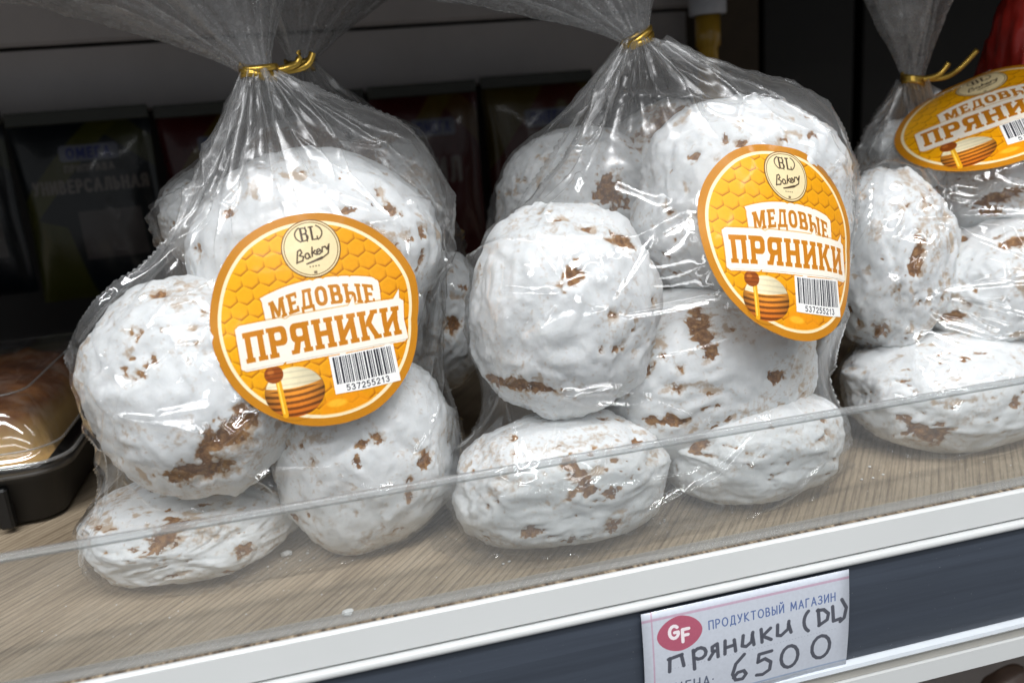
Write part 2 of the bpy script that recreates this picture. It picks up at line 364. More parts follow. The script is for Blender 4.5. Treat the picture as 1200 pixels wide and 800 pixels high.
# --- thin sans strokes (unit height)
def _O(x0=.0, x1=.62): return [arc((x0 + x1) / 2, .5, (x1 - x0) / 2, .5, 90, 450, 17)]
SANS = {
 'П': ([[(0, 0), (0, 1), (.56, 1), (.56, 0)]], .56), 'Р': ([[(0, 0), (0, 1), (.25, 1)] + arc(.25, .73, .25, .27, 90, -90, 7) + [(0, .46)]], .5),
 'О': (_O(0, .72), .72), 'Д': ([[(0, -.16), (0, 0), (.66, 0), (.66, -.16)], [(.1, 0), (.22, 1), (.56, 1), (.56, 0)]], .66),
 'У': ([[(0, 1), (.28, .35)], [(.56, 1), (.24, .12), (.05, 0)]], .56), 'К': ([[(0, 0), (0, 1)], [(.5, 1), (.02, .5), (.54, 0)]], .54),
 'Т': ([[(0, 1), (.58, 1)], [(.29, 1), (.29, 0)]], .58), 'В': ([[(0, 0), (0, 1), (.22, 1)] + arc(.22, .76, .2, .24, 90, -90, 7) + [(0, .52)], [(.22, .52)] + arc(.24, .26, .25, .26, 90, -90, 7) + [(0, 0)]], .5),
 'Ы': ([[(0, 1), (0, 0), (.2, 0)] + arc(.2, .29, .22, .29, -90, 90, 7) + [(0, .58)], [(.64, 0), (.64, 1)]], .64), 'Й': ([[(0, 1), (0, 0), (.56, 1), (.56, 0)], arc(.28, 1.3, .14, .12, 180, 360, 5)], .56),
 'И': ([[(0, 1), (0, 0), (.56, 1), (.56, 0)]], .56), 'М': ([[(0, 0), (.06, 1), (.38, .2), (.7, 1), (.76, 0)]], .76), 'А': ([[(0, 0), (.32, 1), (.64, 0)], [(.12, .34), (.52, .34)]], .64),
 'Г': ([[(0, 0), (0, 1), (.42, 1)]], .42), 'З': ([arc(.2, .76, .24, .24, 150, -90, 9) + [(.15, .52)], [(.2, .52)] + arc(.2, .26, .28, .26, 90, -150, 9)], .48), 'Н': ([[(0, 0), (0, 1)], [(.56, 0), (.56, 1)], [(0, .52), (.56, .52)]], .56),
 'Ц': ([[(0, 1), (0, 0), (.56, 0), (.56, 1)], [(.56, 0), (.66, 0), (.66, -.18)]], .66), 'Е': ([[(.44, 1), (0, 1), (0, 0), (.46, 0)], [(0, .52), (.4, .52)]], .46), ':': ([[(0, .06), (0, .08)], [(0, .56), (0, .58)]], .05),
 'Л': ([[(0, 0), (.1, .1), (.18, 1), (.56, 1), (.56, 0)]], .56), 'Ь': ([[(0, 1), (0, 0), (.2, 0)] + arc(.2, .29, .22, .29, -90, 90, 7) + [(0, .58)]], .44), 'Я': ([[(.5, 0), (.5, 1), (.25, 1)] + arc(.25, .73, .25, .27, 90, 270, 7) + [(.5, .46)], [(.22, .46), (0, 0)]], .5),
 'С': ([arc(.36, .5, .36, .5, 45, 315, 13)], .6), 'G': ([arc(.36, .5, .36, .5, 45, 335, 13) + [(.68, .46), (.4, .46)]], .7), 'F': ([[(0, 0), (0, 1), (.5, 1)], [(0, .52), (.42, .52)]], .48),
 'D': ([[(0, 0), (0, 1), (.2, 1)] + arc(.2, .5, .4, .5, 90, -90, 9) + [(0, 0)]], .6), 'L': ([[(0, 1), (0, 0), (.4, 0)]], .4), ' ': ([], .3),
 '0': (_O(0, .52), .52), '1': ([[(.1, .75), (.3, 1), (.3, 0)]], .45), '2': ([arc(.26, .72, .26, .28, 170, -20, 9) + [(0, 0), (.52, 0)]], .52), '3': ([arc(.22, .76, .24, .24, 150, -90, 8), arc(.22, .26, .28, .26, 90, -150, 8)], .5),
 '5': ([[(.46, 1), (.06, 1), (.02, .56)] + arc(.22, .32, .28, .32, 110, -140, 9)], .5), '6': ([[(.42, 1), (.06, .45)] + arc(.26, .28, .25, .28, 150, 510, 13)], .52), '7': ([[(0, 1), (.5, 1), (.16, 0)]], .5),
}
def sans_text(cv, txt, x, y, h, col, wt=.075, gap=.17, width=None, a=1., xf=None):
    """txt from x, baseline y, cap height h; xf maps the canvas to the text's own frame"""
    X, Y = (cv.X, cv.Y) if xf is None else xf
    tot = sum(SANS[c][1] + gap + 2 * wt for c in txt) - gap
    sx = h if width is None else width / tot
    cx = x
    for c in txt:
        st, w = SANS[c]; cx += wt * sx
        for pl in st:
            P = [(cx + p[0] * sx, y + p[1] * h) for p in pl]
            if len(P) > 1: cv.put(sd_poly(X, Y, P, wt * h), col, a)
        cx += (w + gap + wt) * sx

def paint_label():
    cv = Canvas(896, 896, -1, 1, -1, 1, (196, 128, 20)); X, Y = cv.X, cv.Y
    R = np.hypot(X, Y)
    cv.put(R - .925, (250, 232, 190)); 
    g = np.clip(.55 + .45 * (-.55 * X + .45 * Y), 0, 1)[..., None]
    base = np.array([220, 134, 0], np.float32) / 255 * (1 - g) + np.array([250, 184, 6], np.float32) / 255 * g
    # honeycomb
    s = .155; q = s * .5; a = np.mod(X, s * 1.0); row = np.floor(Y / (s * .866)).astype(int)
    best = np.full(X.shape, 9., np.float32); ex = np.zeros_like(X); ey = np.zeros_like(X)
    for dr in (-1, 0, 1):
        r_ = row + dr; off = np.where(r_ % 2 == 0, 0., s / 2)
        cx = np.round((X - off) / s) * s + off; cy = (r_ + .5) * s * .866
        d = np.maximum(np.abs(X - cx), np.maximum(np.abs((X - cx) * .5 + (Y - cy) * .866), np.abs((X - cx) * .5 - (Y - cy) * .866)))
        k = d < best; best = np.where(k, d, best); ex = np.where(k, X - cx, ex); ey = np.where(k, Y - cy, ey)
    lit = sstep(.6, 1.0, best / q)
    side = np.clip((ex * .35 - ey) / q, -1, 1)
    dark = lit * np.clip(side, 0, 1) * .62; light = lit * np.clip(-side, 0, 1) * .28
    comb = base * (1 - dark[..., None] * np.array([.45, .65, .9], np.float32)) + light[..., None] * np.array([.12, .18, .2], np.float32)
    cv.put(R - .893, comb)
    # honey pool at the foot of the jar
    cv.put(np.maximum(np.hypot((X - .1) / 1.5, (Y + .86)) - .16, R - .893), (240, 150, 10), .75, soft=14)
    cv.put(np.hypot((X - .02) / 2.6, (Y + .80)) - .035, (255, 200, 60), .7, soft=8)
    # jar
    jx, jy = X + .34, Y + .62; jr = np.hypot(jx / .275, jy / .235)
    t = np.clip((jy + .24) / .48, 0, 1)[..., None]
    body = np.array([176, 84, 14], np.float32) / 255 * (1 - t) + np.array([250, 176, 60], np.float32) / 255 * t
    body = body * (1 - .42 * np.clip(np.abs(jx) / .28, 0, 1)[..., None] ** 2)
    st = (np.sin((jy - .5 * jx * jx) * 112) > .1)[..., None] & (jy < .03)[..., None]
    body = np.where(st, body * .66, np.minimum(body * 1.12 + .03, 1))
    cv.put((jr - 1) * .24, body, soft=2)
    top = np.array([250, 236, 196], np.float32) / 255 * np.ones_like(body) * (1 - .18 * np.clip((jx + .05) / .25, 0, 1)[..., None]) 
    top = np.where((np.sin(jy * 110 + jx * 4) > .5)[..., None], top * .93, top)
    cv.put(np.maximum((jr - .97) * .24, .035 - jy + .12 * jx * jx / .07 * .3), top, soft=2)
    cv.put(sd_seg(X, Y, (-.475, -.42), (-.46, -.82), .026), (236, 168, 24)); cv.put(sd_seg(X, Y, (-.48, -.46), (-.468, -.8), .008), (255, 214, 90))
    cv.put(np.hypot((X + .50) / 1.05, Y + .43) - .082, (150, 74, 18)); cv.put(np.hypot(X + .525, Y + .405) - .03, (196, 112, 44), soft=6)
    for k in range(3): cv.put(np.abs(Y + .385 + k * .04 + .25 * (X + .5) ** 2) - .004 + 9 * (np.hypot((X + .5) / 1.05, Y + .43) > .08), (112, 52, 12))
    # banner word, straight
    def line(txt, gap):
        parts = []; x = 0.
        for c in txt:
            _, w = slab(c, np.zeros((1, 1), np.float32), np.zeros((1, 1), np.float32)); parts.append((c, x)); x += w + gap
        return parts, x - gap
    def word(txt, cx, cy, wid, h, bend, pad, gap, col, lw):
        yy = (Y - cy + bend * (X - cx) ** 2) / h; parts, tot = line(txt, gap); s = wid / tot
        d = None
        for c, x0 in parts:
            q_, _ = slab(c, ((X - cx + wid / 2) / s - x0).astype(np.float32), (yy + .5).astype(np.float32)); d = q_ if d is None else np.minimum(d, q_)
        d = d * min(s, h)
        bx = sd_box(X - cx, Y - cy + bend * (X - cx) ** 2, -wid / 2 - pad, -h / 2 - pad, wid / 2 + pad, h / 2 + pad, .02)
        cv.put(np.minimum(bx, d - pad) - .008, (190, 112, 14), .55, soft=5)
        cv.put(np.minimum(bx, d - pad), (250, 240, 224)); cv.put(d - lw, col)
    word('МЕДОВЫЕ', .06, .215, .98, .185, .30, .055, .13, (196, 124, 22), .0)
    word('ПРЯНИКИ', .03, -.135, 1.50, .285, .015, .055, .09, (200, 124, 14), .0)
    # badge
    bxr = np.hypot(X - .05, Y - .665)
    cv.put(bxr - .272, (120, 84, 40)); cv.put(bxr - .262, (238, 218, 170)); cv.put(np.abs(bxr - .245) - .004, (120, 90, 54)); 
    ink = (74, 56, 38)
    for P in ([(-.02, .745), (-.02, .865), (.005, .865)] + arc(.005, .837, .032, .028, 90, -90, 7) + [(-.015, .809)], [(.005, .809)] + arc(.005, .777, .038, .032, 90, -90, 7) + [(-.02, .745)], [(-.012, .75), (-.012, .86)], [(.075, .865), (.075, .745), (.125, .745), (.125, .77)], [(.083, .865), (.083, .75)], [(.06, .865), (.098, .865)], arc(.05, .805, .125, .085, 130, 230, 9), arc(.05, .805, .125, .085, -50, 50, 9), [(.03, .74), (.03, .87)]):
        cv.put(sd_poly(X, Y, P, .0062), ink)
    sc = [[(-.14, .57), (-.11, .69), (-.08, .70), (-.07, .665), (-.1, .64), (-.06, .62), (-.075, .58), (-.14, .575)], arc(-.02, .615, .024, .03, 60, 420, 9) + [(.01, .59)], [(.03, .595), (.045, .69), (.03, .62), (.07, .65), (.045, .63), (.08, .6)],
          [(.083, .622), (.127, .632)] + arc(.105, .625, .022, .028, 10, 310, 9) + [(.14, .62)], [(.14, .61), (.15, .66), (.18, .655)], [(.18, .66), (.195, .625), (.225, .67), (.2, .58), (.12, .545), (-.04, .535)], [(-.04, .535), (.13, .56)]]
    for P in sc: cv.put(sd_poly(X, Y + .0, [(p[0] * .88 + .02, .605 + (p[1] - .615) * .88 + .12 * p[0]) for p in P], .0068), ink)
    for k in range(4): cv.put(np.hypot(X - .01 - k * .027, Y - .50) - .007, ink, .8)
    cv.put(sd_box(X, Y, .035, .43, .065, .455), ink, .7)
    # barcode
    cv.put(sd_box(X, Y, .02, -.72, .66, -.36), (246, 244, 240))
    r = np.random.default_rng(3); x = .05
    while x < .63:
        w = r.choice([.007, .007, .012, .019]); cv.put(sd_box(X, Y, x, -.63, x + w, -.375), (32, 34, 44)); x += w + r.choice([.007, .009, .014])
    sans_text(cv, '537255213', .13, -.70, .05, (40, 40, 50), wt=.09, gap=.2, width=.42)
    return cv.image('label_print')

def paint_tag():
    cv = Canvas(1200, 600, 0, 1.94, 1, 0, (202, 207, 217)); X, Y = cv.X, cv.Y     # y runs down the tag
    def T(u): return u * 1.94
    pink = (196, 158, 180)
    cv.put(np.abs(Y - .075) - .012, pink, .75); cv.put(np.abs(X - T(.045)) - .007, pink, .8)
    cv.put(np.abs(Y - .935) - .008, (150, 168, 196), .8)
    ux, uy = X - T(.17), Y - .25
    cv.put((np.abs(ux / .205) ** 1.8 + np.abs(uy / .165) ** 1.8) ** (1 / 1.8) * .19 - .19, (180, 92, 114), soft=2)
    Yu = 1 - Y
    def put(txt, u, v, h, col, wt, gap=.17, width=None): sans_text(cv, txt, T(u), 1 - v, h, col, wt, gap, width, xf=(X, Yu))
    put('G', .115, .285, .115, (245, 235, 238), .13); put('F', .175, .335, .115, (245, 235, 238), .13)
    put('ПРОДУКТОВЫЙ МАГАЗИН', .305, .275, .078, (92, 112, 160), .075, .22, T(.625))
    put('ЦЕНА:', .14, .84, .105, (96, 104, 122), .07, .22, T(.185))
    for k in range(54): cv.put(np.hypot(X - T(.11) - k * .03, Y - .575 + k * .0002) - .004, (150, 156, 170), .7)
    ink = (76, 78, 88)
    def hand(pls, w=.0165):
        for P in pls:
            P = [(T(p[0]), p[1]) for p in P]; cv.put(sd_poly(X, Y, P, w), ink, .93, soft=2.2)
    hand([[(.115, .60), (.118, .47)], [(.112, .475), (.175, .455)], [(.172, .46), (.182, .57)],                                     # П
          [(.232, .63), (.228, .44)], arc(.258, .485, .030, .055, 140, -150, 9),                                                    # р
          [(.345, .56), (.342, .43), (.318, .45), (.318, .49), (.343, .50)], [(.325, .50), (.302, .565)],                         # я
          [(.378, .55), (.380, .42)], [(.380, .49), (.425, .48)], [(.424, .43), (.430, .545)],                                     # н
          [(.468, .41), (.462, .51), (.482, .525), (.508, .49), (.515, .40)], [(.512, .42), (.520, .525)],                        # и
          [(.556, .39), (.560, .52)], [(.602, .40), (.563, .46), (.605, .515)],                                                   # к
          [(.638, .385), (.636, .49), (.655, .50), (.69, .45), (.694, .375)], [(.692, .40), (.705, .49)]])                        # и
    hand([arc(.815, .42, .045, .115, 120, 240, 9), [(.842, .33), (.848, .49)], [(.838, .335), (.87, .34), (.894, .39), (.888, .45), (.846, .49)],
          [(.915, .33), (.920, .48), (.955, .47)], [(.962, .28), (.985, .37), (.975, .47), (.955, .50)]], .017)
    hand([[(.472, .60), (.43, .68), (.415, .78), (.43, .85), (.465, .855), (.482, .81), (.47, .77), (.44, .775), (.42, .82)],
          [(.608, .635), (.545, .64), (.54, .72)], [(.54, .72), (.575, .70), (.605, .75), (.6, .83), (.565, .865), (.535, .855)],
          arc(.70, .745, .043, .115, 70, 440, 15), arc(.86, .725, .046, .12, 60, 430, 15)], .017)
    return cv.image('price_tag_print')

def print_mat(name, im, rough=.4, coat=.18):
    m_, nt, out = mat_new(name)
    b = N(nt, 'ShaderNodeBsdfPrincipled', Roughness=rough); b.inputs['Coat Weight'].default_value = coat; b.inputs['Coat Roughness'].default_value = .08; b.inputs['Specular IOR Level'].default_value = .35
    t = nt.nodes.new('ShaderNodeTexImage'); t.image = im; t.extension = 'EXTEND'
    uv = nt.nodes.new('ShaderNodeUVMap'); uv.uv_map = 'UVMap'; L(nt, uv.outputs[0], t.inputs[0])
    n1 = N(nt, 'ShaderNodeTexNoise', Scale=700., Detail=3.); r = ramp(nt, n1.outputs['Fac'], [(.3, (.93, .93, .93, 1)), (.7, (1, 1, 1, 1))])
    co = objco(nt); L(nt, co, n1.inputs['Vector'])
    mu = N(nt, 'ShaderNodeMix', data_type='RGBA', blend_type='MULTIPLY'); mu.inputs[0].default_value = 1; L(nt, t.outputs[0], mu.inputs[6]); L(nt, r.outputs[0], mu.inputs[7])
    L(nt, mu.outputs[2], b.inputs['Base Color'])
    n2 = N(nt, 'ShaderNodeTexNoise', Scale=60., Detail=2.); L(nt, co, n2.inputs['Vector'])
    bp = N(nt, 'ShaderNodeBump', Strength=.12, Distance=.002); L(nt, n2.outputs['Fac'], bp.inputs['Height']); L(nt, bp.outputs[0], b.inputs['Normal']); L(nt, bp.outputs[0], b.inputs['Coat Normal'])
    L(nt, b.outputs[0], out.inputs[0]); return m_
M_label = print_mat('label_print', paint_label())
M_tag = print_mat('price_tag_print', paint_tag(), rough=.45, coat=.5)

# ------------------------------------------------------------------ the shelf
def struct(o): o['kind'] = 'structure'; return o
X0, X1 = -1.3, 1.5
struct(box('shelf_board', (X0, .0015, -.02), (X1, .62, 0), M_shelf))
# front lip: flat white band, groove, rounded bead
lip = [(.0012, -.0006), (.0009, .0005), (-.0002, .0005), (-.0012, -.0004), (-.0030, -.0122), (-.0026, -.0126), (-.0012, -.0128), (-.0012, -.0134), (-.0034, -.0137)] + \
      [(-.0026 - .0022 * math.sin(math.radians(a)), -.0156 + .0021 * math.cos(math.radians(a))) for a in range(10, 180, 14)] + [(-.0022, -.0179), (.0012, -.0179)]
struct(profile_x('shelf_edge', lip, X0, X1, M_white))
rail = empty('price_rail', (0, -.003, -.07))
tag(rail, 'dark slate price rail with pale lips running along the shelf front', 'price rail')
profile_x('rail_insert', [(.002, -.0181), (-.0020, -.0181), (-.0034, -.030), (-.0036, -.055), (-.0026, -.0662), (.002, -.0662)], X0, X1, M_strip, rail)
profile_x('rail_lip', [(.002, -.0664), (-.0032, -.0664), (-.0056, -.0672), (-.0060, -.0690), (-.0050, -.0702), (.002, -.0702)], X0, X1, M_clip, rail)
profile_x('rail_base', [(.002, -.0704), (-.0020, -.0704), (-.0024, -.0765), (.002, -.0768)], X0, X1, M_beige, rail)
profile_x('rail_foot', [(.004, -.0770), (-.0040, -.0770), (-.0046, -.0865), (.0, -.0880), (.004, -.0880)], X0, X1, M_white, rail)

# clear upstand along the front edge
guard = empty('clear_shelf_guard', (0, .008, 0))
tag(guard, 'low clear acrylic guard standing along the front edge of the shelf', 'shelf guard')
profile_x('guard_sheet', [(.0057, .0022), (.0057, .0496), (.0083, .0496), (.0083, .0022)], X0, X1, M_acryl, guard, closed=False)
profile_x('guard_rim', [(.0057, .0498), (.0057, .0522), (.0061, .0527), (.0079, .0527), (.0083, .0522), (.0083, .0498)], X0, X1, M_acryl_edge, guard, smooth=True)
profile_x('guard_foot', [(.0030, .0004), (.0030, .0012), (.0054, .0020), (.0086, .0020), (.0088, .0004)], X0, X1, M_acryl_edge, guard)

def seam_mat():
    m_, nt, out = mat_new('board_raw_edge'); b = N(nt, 'ShaderNodeBsdfPrincipled', Roughness=.8)
    v = objco(nt, (1, .2, .2)); n1 = N(nt, 'ShaderNodeTexNoise', Scale=420., Detail=3., Roughness=.7); L(nt, v, n1.inputs['Vector'])
    r = ramp(nt, n1.outputs['Fac'], [(.40, srgb(58, 48, 40)), (.52, srgb(120, 104, 86)), (.68, srgb(176, 160, 136))]); L(nt, r.outputs[0], b.inputs['Base Color']); L(nt, b.outputs[0], out.inputs[0]); return m_
struct(box('shelf_board_edge', (X0, .00125, -.004), (X1, .00295, .0003), seam_mat()))

# the rest of the display unit
struct(box('back_panel', (X0, .62, -.5), (X1, .64, 1.0), M_back))
struct(box('upper_shelf', (X0, -.02, .346), (X1, .60, .38), M_back))
struct(box('lower_shelf', (X0, .02, -.42), (X1, .62, -.40), M_grey))
fas = un(0, 145, 1, .46); 
fz = un(300, 120, 1, .46)[2]
fascia = empty('rear_shelf_fascia', (0, .46, fz))
tag(fascia, 'grey folded metal shelf panel crossing the dark back above the packets', 'shelf panel')
profile_x('fascia_panel', [(.46, fz), (.455, fz + .002), (.455, fz + .050), (.47, fz + .052), (.47, fz)], X0, .30, M_grey, fascia)
profile_x('fascia_flange', [(.447, fz + .0523), (.444, fz + .055), (.43, fz + .135), (.45, fz + .135)], X0, .30, M_grey, fascia)

# price tag in the rail
def tag_obj():
    p = [un(750, 712.5, 1, -.0042), un(993.5, 666, 1, -.0042)]
    x0, x1 = p[0][0], p[1][0]; zt = -.0182; zb = -.0672
    n = 14; co = []; fs = []; uv = []
    for j in range(n + 1):
        for i in range(n + 1):
            u, v = i / n, j / n
            co.append((x0 + (x1 - x0) * u, -.0047 - .0012 * math.sin(v * math.pi) - .0006 * math.sin(u * 5) * v, zt + (zb - zt) * v)); uv.append((u, 1 - v))
    for j in range(n):
        for i in range(n):
            a = j * (n + 1) + i; fs.append((a, a + n + 1, a + n + 2, a + 1))
    me = mesh_np('paper', co, fs); ul = me.uv_layers.new(name='UVMap')
    for l in me.loops: ul.data[l.index].uv = uv[l.vertex_index]
    t = empty('price_tag', (x0, -.005, zb)); tag(t, 'white price tag handwritten with 6500 slotted into the dark shelf rail', 'price tag')
    o = link('paper', me, M_tag, t); 
    sol = o.modifiers.new('thickness', 'SOLIDIFY'); sol.thickness = .0003; sol.offset = 1
tag_obj()

# ------------------------------------------------------------------ gingerbread cookies
def ico(sub):
    bm = bmesh.new(); bmesh.ops.create_icosphere(bm, subdivisions=sub, radius=1)
    co = np.array([v.co[:] for v in bm.verts], np.float32); fs = np.array([[v.index for v in f.verts] for f in bm.faces], np.int32); bm.free()
    return co, fs
ICO = {k: ico(k) for k in (3, 5, 6)}
class Ell: pz = 2.25
def dome(d, pz):
    """rounded cake: nearly round from above, flatter below than on top"""
    h = (np.abs(d[:, 0]) ** 2.15 + np.abs(d[:, 1]) ** 2.15) ** (1 / 2.15); z = np.abs(d[:, 2])
    a = (h ** pz + z ** pz) ** (-1 / pz); b = (h ** 2.25 + z ** 2.25) ** (-1 / 2.25)
    return np.where(d[:, 2] < 0, a, b)
def floor_ell(x0, x1, y0, y1, Y, ry, front=.0135, pz=3.6, fr=0):
    """a cookie that stands on the shelf and fills the box x0..x1, y0..y1 of the photo"""
    e = Ell(); e.pz = pz; e.R = np.eye(3); g = ICO[3][0].astype(np.float64)
    rx, rz, cx = (x1 - x0) / 2 * .0004, (y1 - y0) / 2 * .00036, un((x0 + x1) / 2, (y0 + y1) / 2, 1, Y)[0]
    for it in range(60):
        e.a = np.array([rx, ry, rz]); e.c = np.array([cx, max(Y, front + ry), rz * .985 + .001])
        p = (g * dome(g, pz)[:, None] * e.a + e.c - CAM) @ RC.T; sx = 600 + F * p[:, 0] / p[:, 2]; sy = 400 - F * p[:, 1] / p[:, 2]; k = depth(e.c) / F
        cx += .7 * k * ((x0 + x1) / 2 - (sx.min() + sx.max()) / 2); rx *= ((x1 - x0) / (sx.max() - sx.min())) ** .7
        rz += .5 * k * (sy.min() - y0); Y -= .6 * k * (y1 - sy.max()); Y = max(Y, front + ry)
    e.low = 0; return e
def ell(px, py, Y, rx, rz, ry=None, roll=0., yaw=0.):
    e = Ell(); e.c = un(px, py, 1, Y); d = depth(e.c); k = d / F
    e.a = np.array([rx * k, (ry if ry else .85 * (rx + rz) / 2 * k), rz * k])
    r, y = math.radians(roll), math.radians(yaw)
    Rr = np.array([[math.cos(r), 0, math.sin(r)], [0, 1, 0], [-math.sin(r), 0, math.cos(r)]])
    Ry = np.array([[math.cos(y), -math.sin(y), 0], [math.sin(y), math.cos(y), 0], [0, 0, 1]])
    e.R = Ry @ Rr
    ext = math.sqrt(np.sum((e.R[2] * e.a) ** 2))
    e.low = e.c[2] - ext
    if e.low < .001: e.c[2] += .001 - e.low
    return e
def cookie(e, seed, label, group, patches=(), sub=6, bald=.0, speck=.5, under=False):
    d, fs = ICO[sub]
    d = d.astype(np.float64)
    rs = np.random.default_rng(seed); P = d + rs.uniform(-3, 3, 3) 
    rad = float(np.mean(e.a)); mm = .001 / rad
    # superellipsoid body: slightly boxier than a ball, as dough domes are
    r = dome(d, e.pz) * (1 + .07 * noise(P, 1.1, seed) + .042 * noise(P, 2.3, seed + 1))
    warp = np.stack([noise(P, 2.6, seed + k_) for k_ in (31, 32, 33)], 1) * .22
    ax = nrm(rs.normal(size=3)); Q = P + warp; Q = Q - .45 * np.outer(Q @ ax, ax)      # flow direction of the poured glaze
    lump = fbm(Q, 3.6, seed + 3, 2)
    rid = 1 - np.abs(fbm(Q, 5.2, seed + 5, 2)) * 2.6
    rid = np.clip(rid, -.5, 1)
    rid2 = 1 - np.abs(noise(Q, 11., seed + 9)) * 2.4
    fine = fbm(Q, 19., seed + 11, 3, .6)
    soft = .5 + .5 * noise(P, 1.7, seed + 71)
    h = 2.4 * lump + .75 * noise(Q, 8.3, seed + 81) + (.30 + .6 * soft) * rid + (.14 + .26 * (1 - soft)) * np.clip(rid2, -.4, 1) + .36 * fine
    T = fbm(Q, 4.2, seed + 91, 3, .6) + .10 * noise(P, 26., seed + 92)          # flaky layers of icing with broken edges
    pit = sstep(.45, .60, noise(P + .3 * warp, 10.5, seed + 95) + .25 * noise(P, 27., seed + 96)) * sstep(-.2, .25, noise(P, 2.4, seed + 97))
    h = h - .85 * pit + .75 * sstep(-.012, .02, T - .10) + .65 * sstep(-.012, .02, -T - .16) - .45 * sstep(.20, .24, T)
    # places with no glaze
    edge = .62 * fbm(P + warp, 7., seed + 21, 3, .65) + .34 * noise(P, 24., seed + 22)
    bare = np.zeros(len(d))
    for (px, py, ra, rb, ang) in patches:
        rr = ray(px, py); o = e.R.T @ (CAM - e.c) / e.a; v = e.R.T @ rr / e.a
        A, B, C_ = v @ v, o @ v, o @ o - 1; disc = B * B - A * C_
        t = (-B - math.sqrt(disc)) / A if disc > 0 else -B / A
        hit = nrm(o + v * t)
        dep = float(RC[2] @ (CAM + rr * t - CAM)); kk = dep / F
        w = (d * e.a) @ e.R.T + e.c - (CAM + rr * t)                    # metres from the patch centre
        a_ = math.radians(ang); ux = RC[0] * math.cos(a_) + RC[1] * math.sin(a_); uy = -RC[0] * math.sin(a_) + RC[1] * math.cos(a_)
        q = np.sqrt(((w @ ux) / (ra * kk)) ** 2 + ((w @ uy) / (rb * kk)) ** 2 + ((w @ RC[2]) / (1.5 * max(ra, rb) * kk)) ** 2)
        bare = np.maximum(bare, sstep(1.5, .45, q + edge * 1.35) * (1. if max(ra, rb) > 14 else rs.uniform(.62, .95)))
    nat = fbm(P + warp, 3.1, seed + 41, 2) + .55 * edge
    bare = np.maximum(bare, sstep(.80 - bald, .95 - bald, nat + .18 * (-h / 2)))
    if under:                                                            # flat underside: bare crumb
        bare = np.maximum(bare, sstep(.25, .45, d @ np.array(under) - .62 + .35 * edge))
    thin = np.clip(.19 + .5 * pit + speck * .54 * fbm(Q * 1.1, 5.6, seed + 51, 3, .65) - .10 * h * .5 + .30 * sstep(.1, .5, noise(P, 2.0, seed + 52)) * speck, 0, 1)
    thin = np.clip(thin + .45 * sstep(.02, .4, bare), 0, 1)
    bare = np.maximum(bare, .62 * pit * (noise(P, 5., seed + 98) > .12))
    # shelf of glaze around each bare place
    h = h * (1 - .5 * bare) - 1.5 * bare + bare * (.55 * fbm(P, 26., seed + 61, 2) + .5 * noise(P, 13., seed + 62))
    h = h * (.80 if e.pz < 2.6 else .66)
    r = (r + h * mm) * .99
    th_ = np.floor((np.arctan2(d[:, 1], d[:, 0]) / (2 * np.pi) % 1) * 48).astype(int) % 48; ph_ = np.clip(((np.clip(d[:, 2], -1, 1) + 1) / 2 * 24).astype(int), 0, 23)
    tab = np.zeros((24, 48)); np.maximum.at(tab, (ph_, th_), r); e.tab = np.maximum(tab, .9)
    co = (d * r[:, None] * e.a) @ e.R.T
    co[:, 2] = np.where(co[:, 2] + e.c[2] < .0012, .0012 - e.c[2] + .02 * (co[:, 2] + e.c[2] - .0012), co[:, 2])
    e.pts = (co + e.c)[::7]
    me = mesh_fast('glazed_dough', co, fs)
    for nm, arr in (('bare', bare), ('thin', thin)):
        at = me.attributes.new(nm, 'FLOAT', 'POINT'); at.data.foreach_set('value', arr.astype(np.float32))
    o = link('gingerbread_cookie', me, M_glaze); o.location = e.c
    tag(o, label, 'gingerbread cookie', group)
    return o
def mesh_fast(name, co, fs):
    me = bpy.data.meshes.new(name); n = len(co); f = len(fs); k = fs.shape[1]
    me.vertices.add(n); me.vertices.foreach_set('co', co.astype(np.float32).ravel())
    me.loops.add(f * k); me.loops.foreach_set('vertex_index', fs.astype(np.int32).ravel())
    me.polygons.add(f); me.polygons.foreach_set('loop_start', np.arange(0, f * k, k, dtype=np.int32))
    me.update(calc_edges=True); me.validate(); return me

G1, G2, G3, G4 = 'cookies in the left bag', 'cookies in the middle bag', 'cookies in the right bag', 'cookies in the bag behind'
bag1 = [
 (ell(232, 453, .076, 125, 130, .040, roll=-6), 101, 'big white cookie with a long torn brown gash beside the label of the left bag', dict(patches=[(262, 505, 30, 15, 35), (225, 548, 38, 10, 8), (240, 530, 12, 9, 0), (185, 345, 10, 9, 0), (286, 487, 16, 12, 40)], sub=6, speck=.7)),
 (ell(372, 318, .098, 142, 132, .041), 102, 'white glazed cookie standing behind the round label in the left bag', dict(patches=[(270, 252, 7, 6, 30), (452, 250, 9, 5, -40), (408, 250, 9, 3, 10)], sub=6, speck=.4)),
 (floor_ell(318, 539, 408, 641, .09, .038, pz=2.9), 103, 'white glazed cookie under the round label at the right foot of the left bag', dict(patches=[(423, 519, 7, 5, 0), (418, 540, 5, 8, 0), (496, 540, 6, 10, 10), (480, 575, 5, 14, -10), (352, 600, 6, 5, 0)], sub=6, speck=.6)),
 (floor_ell(94, 345, 545, 687, .08, .042), 104, 'flat white cookie at the bottom left of the left bag, tan patch on its face', dict(patches=[(196, 627, 22, 12, 40), (285, 640, 10, 5, 30), (236, 672, 7, 4, 0)], sub=6, speck=.8)),
]
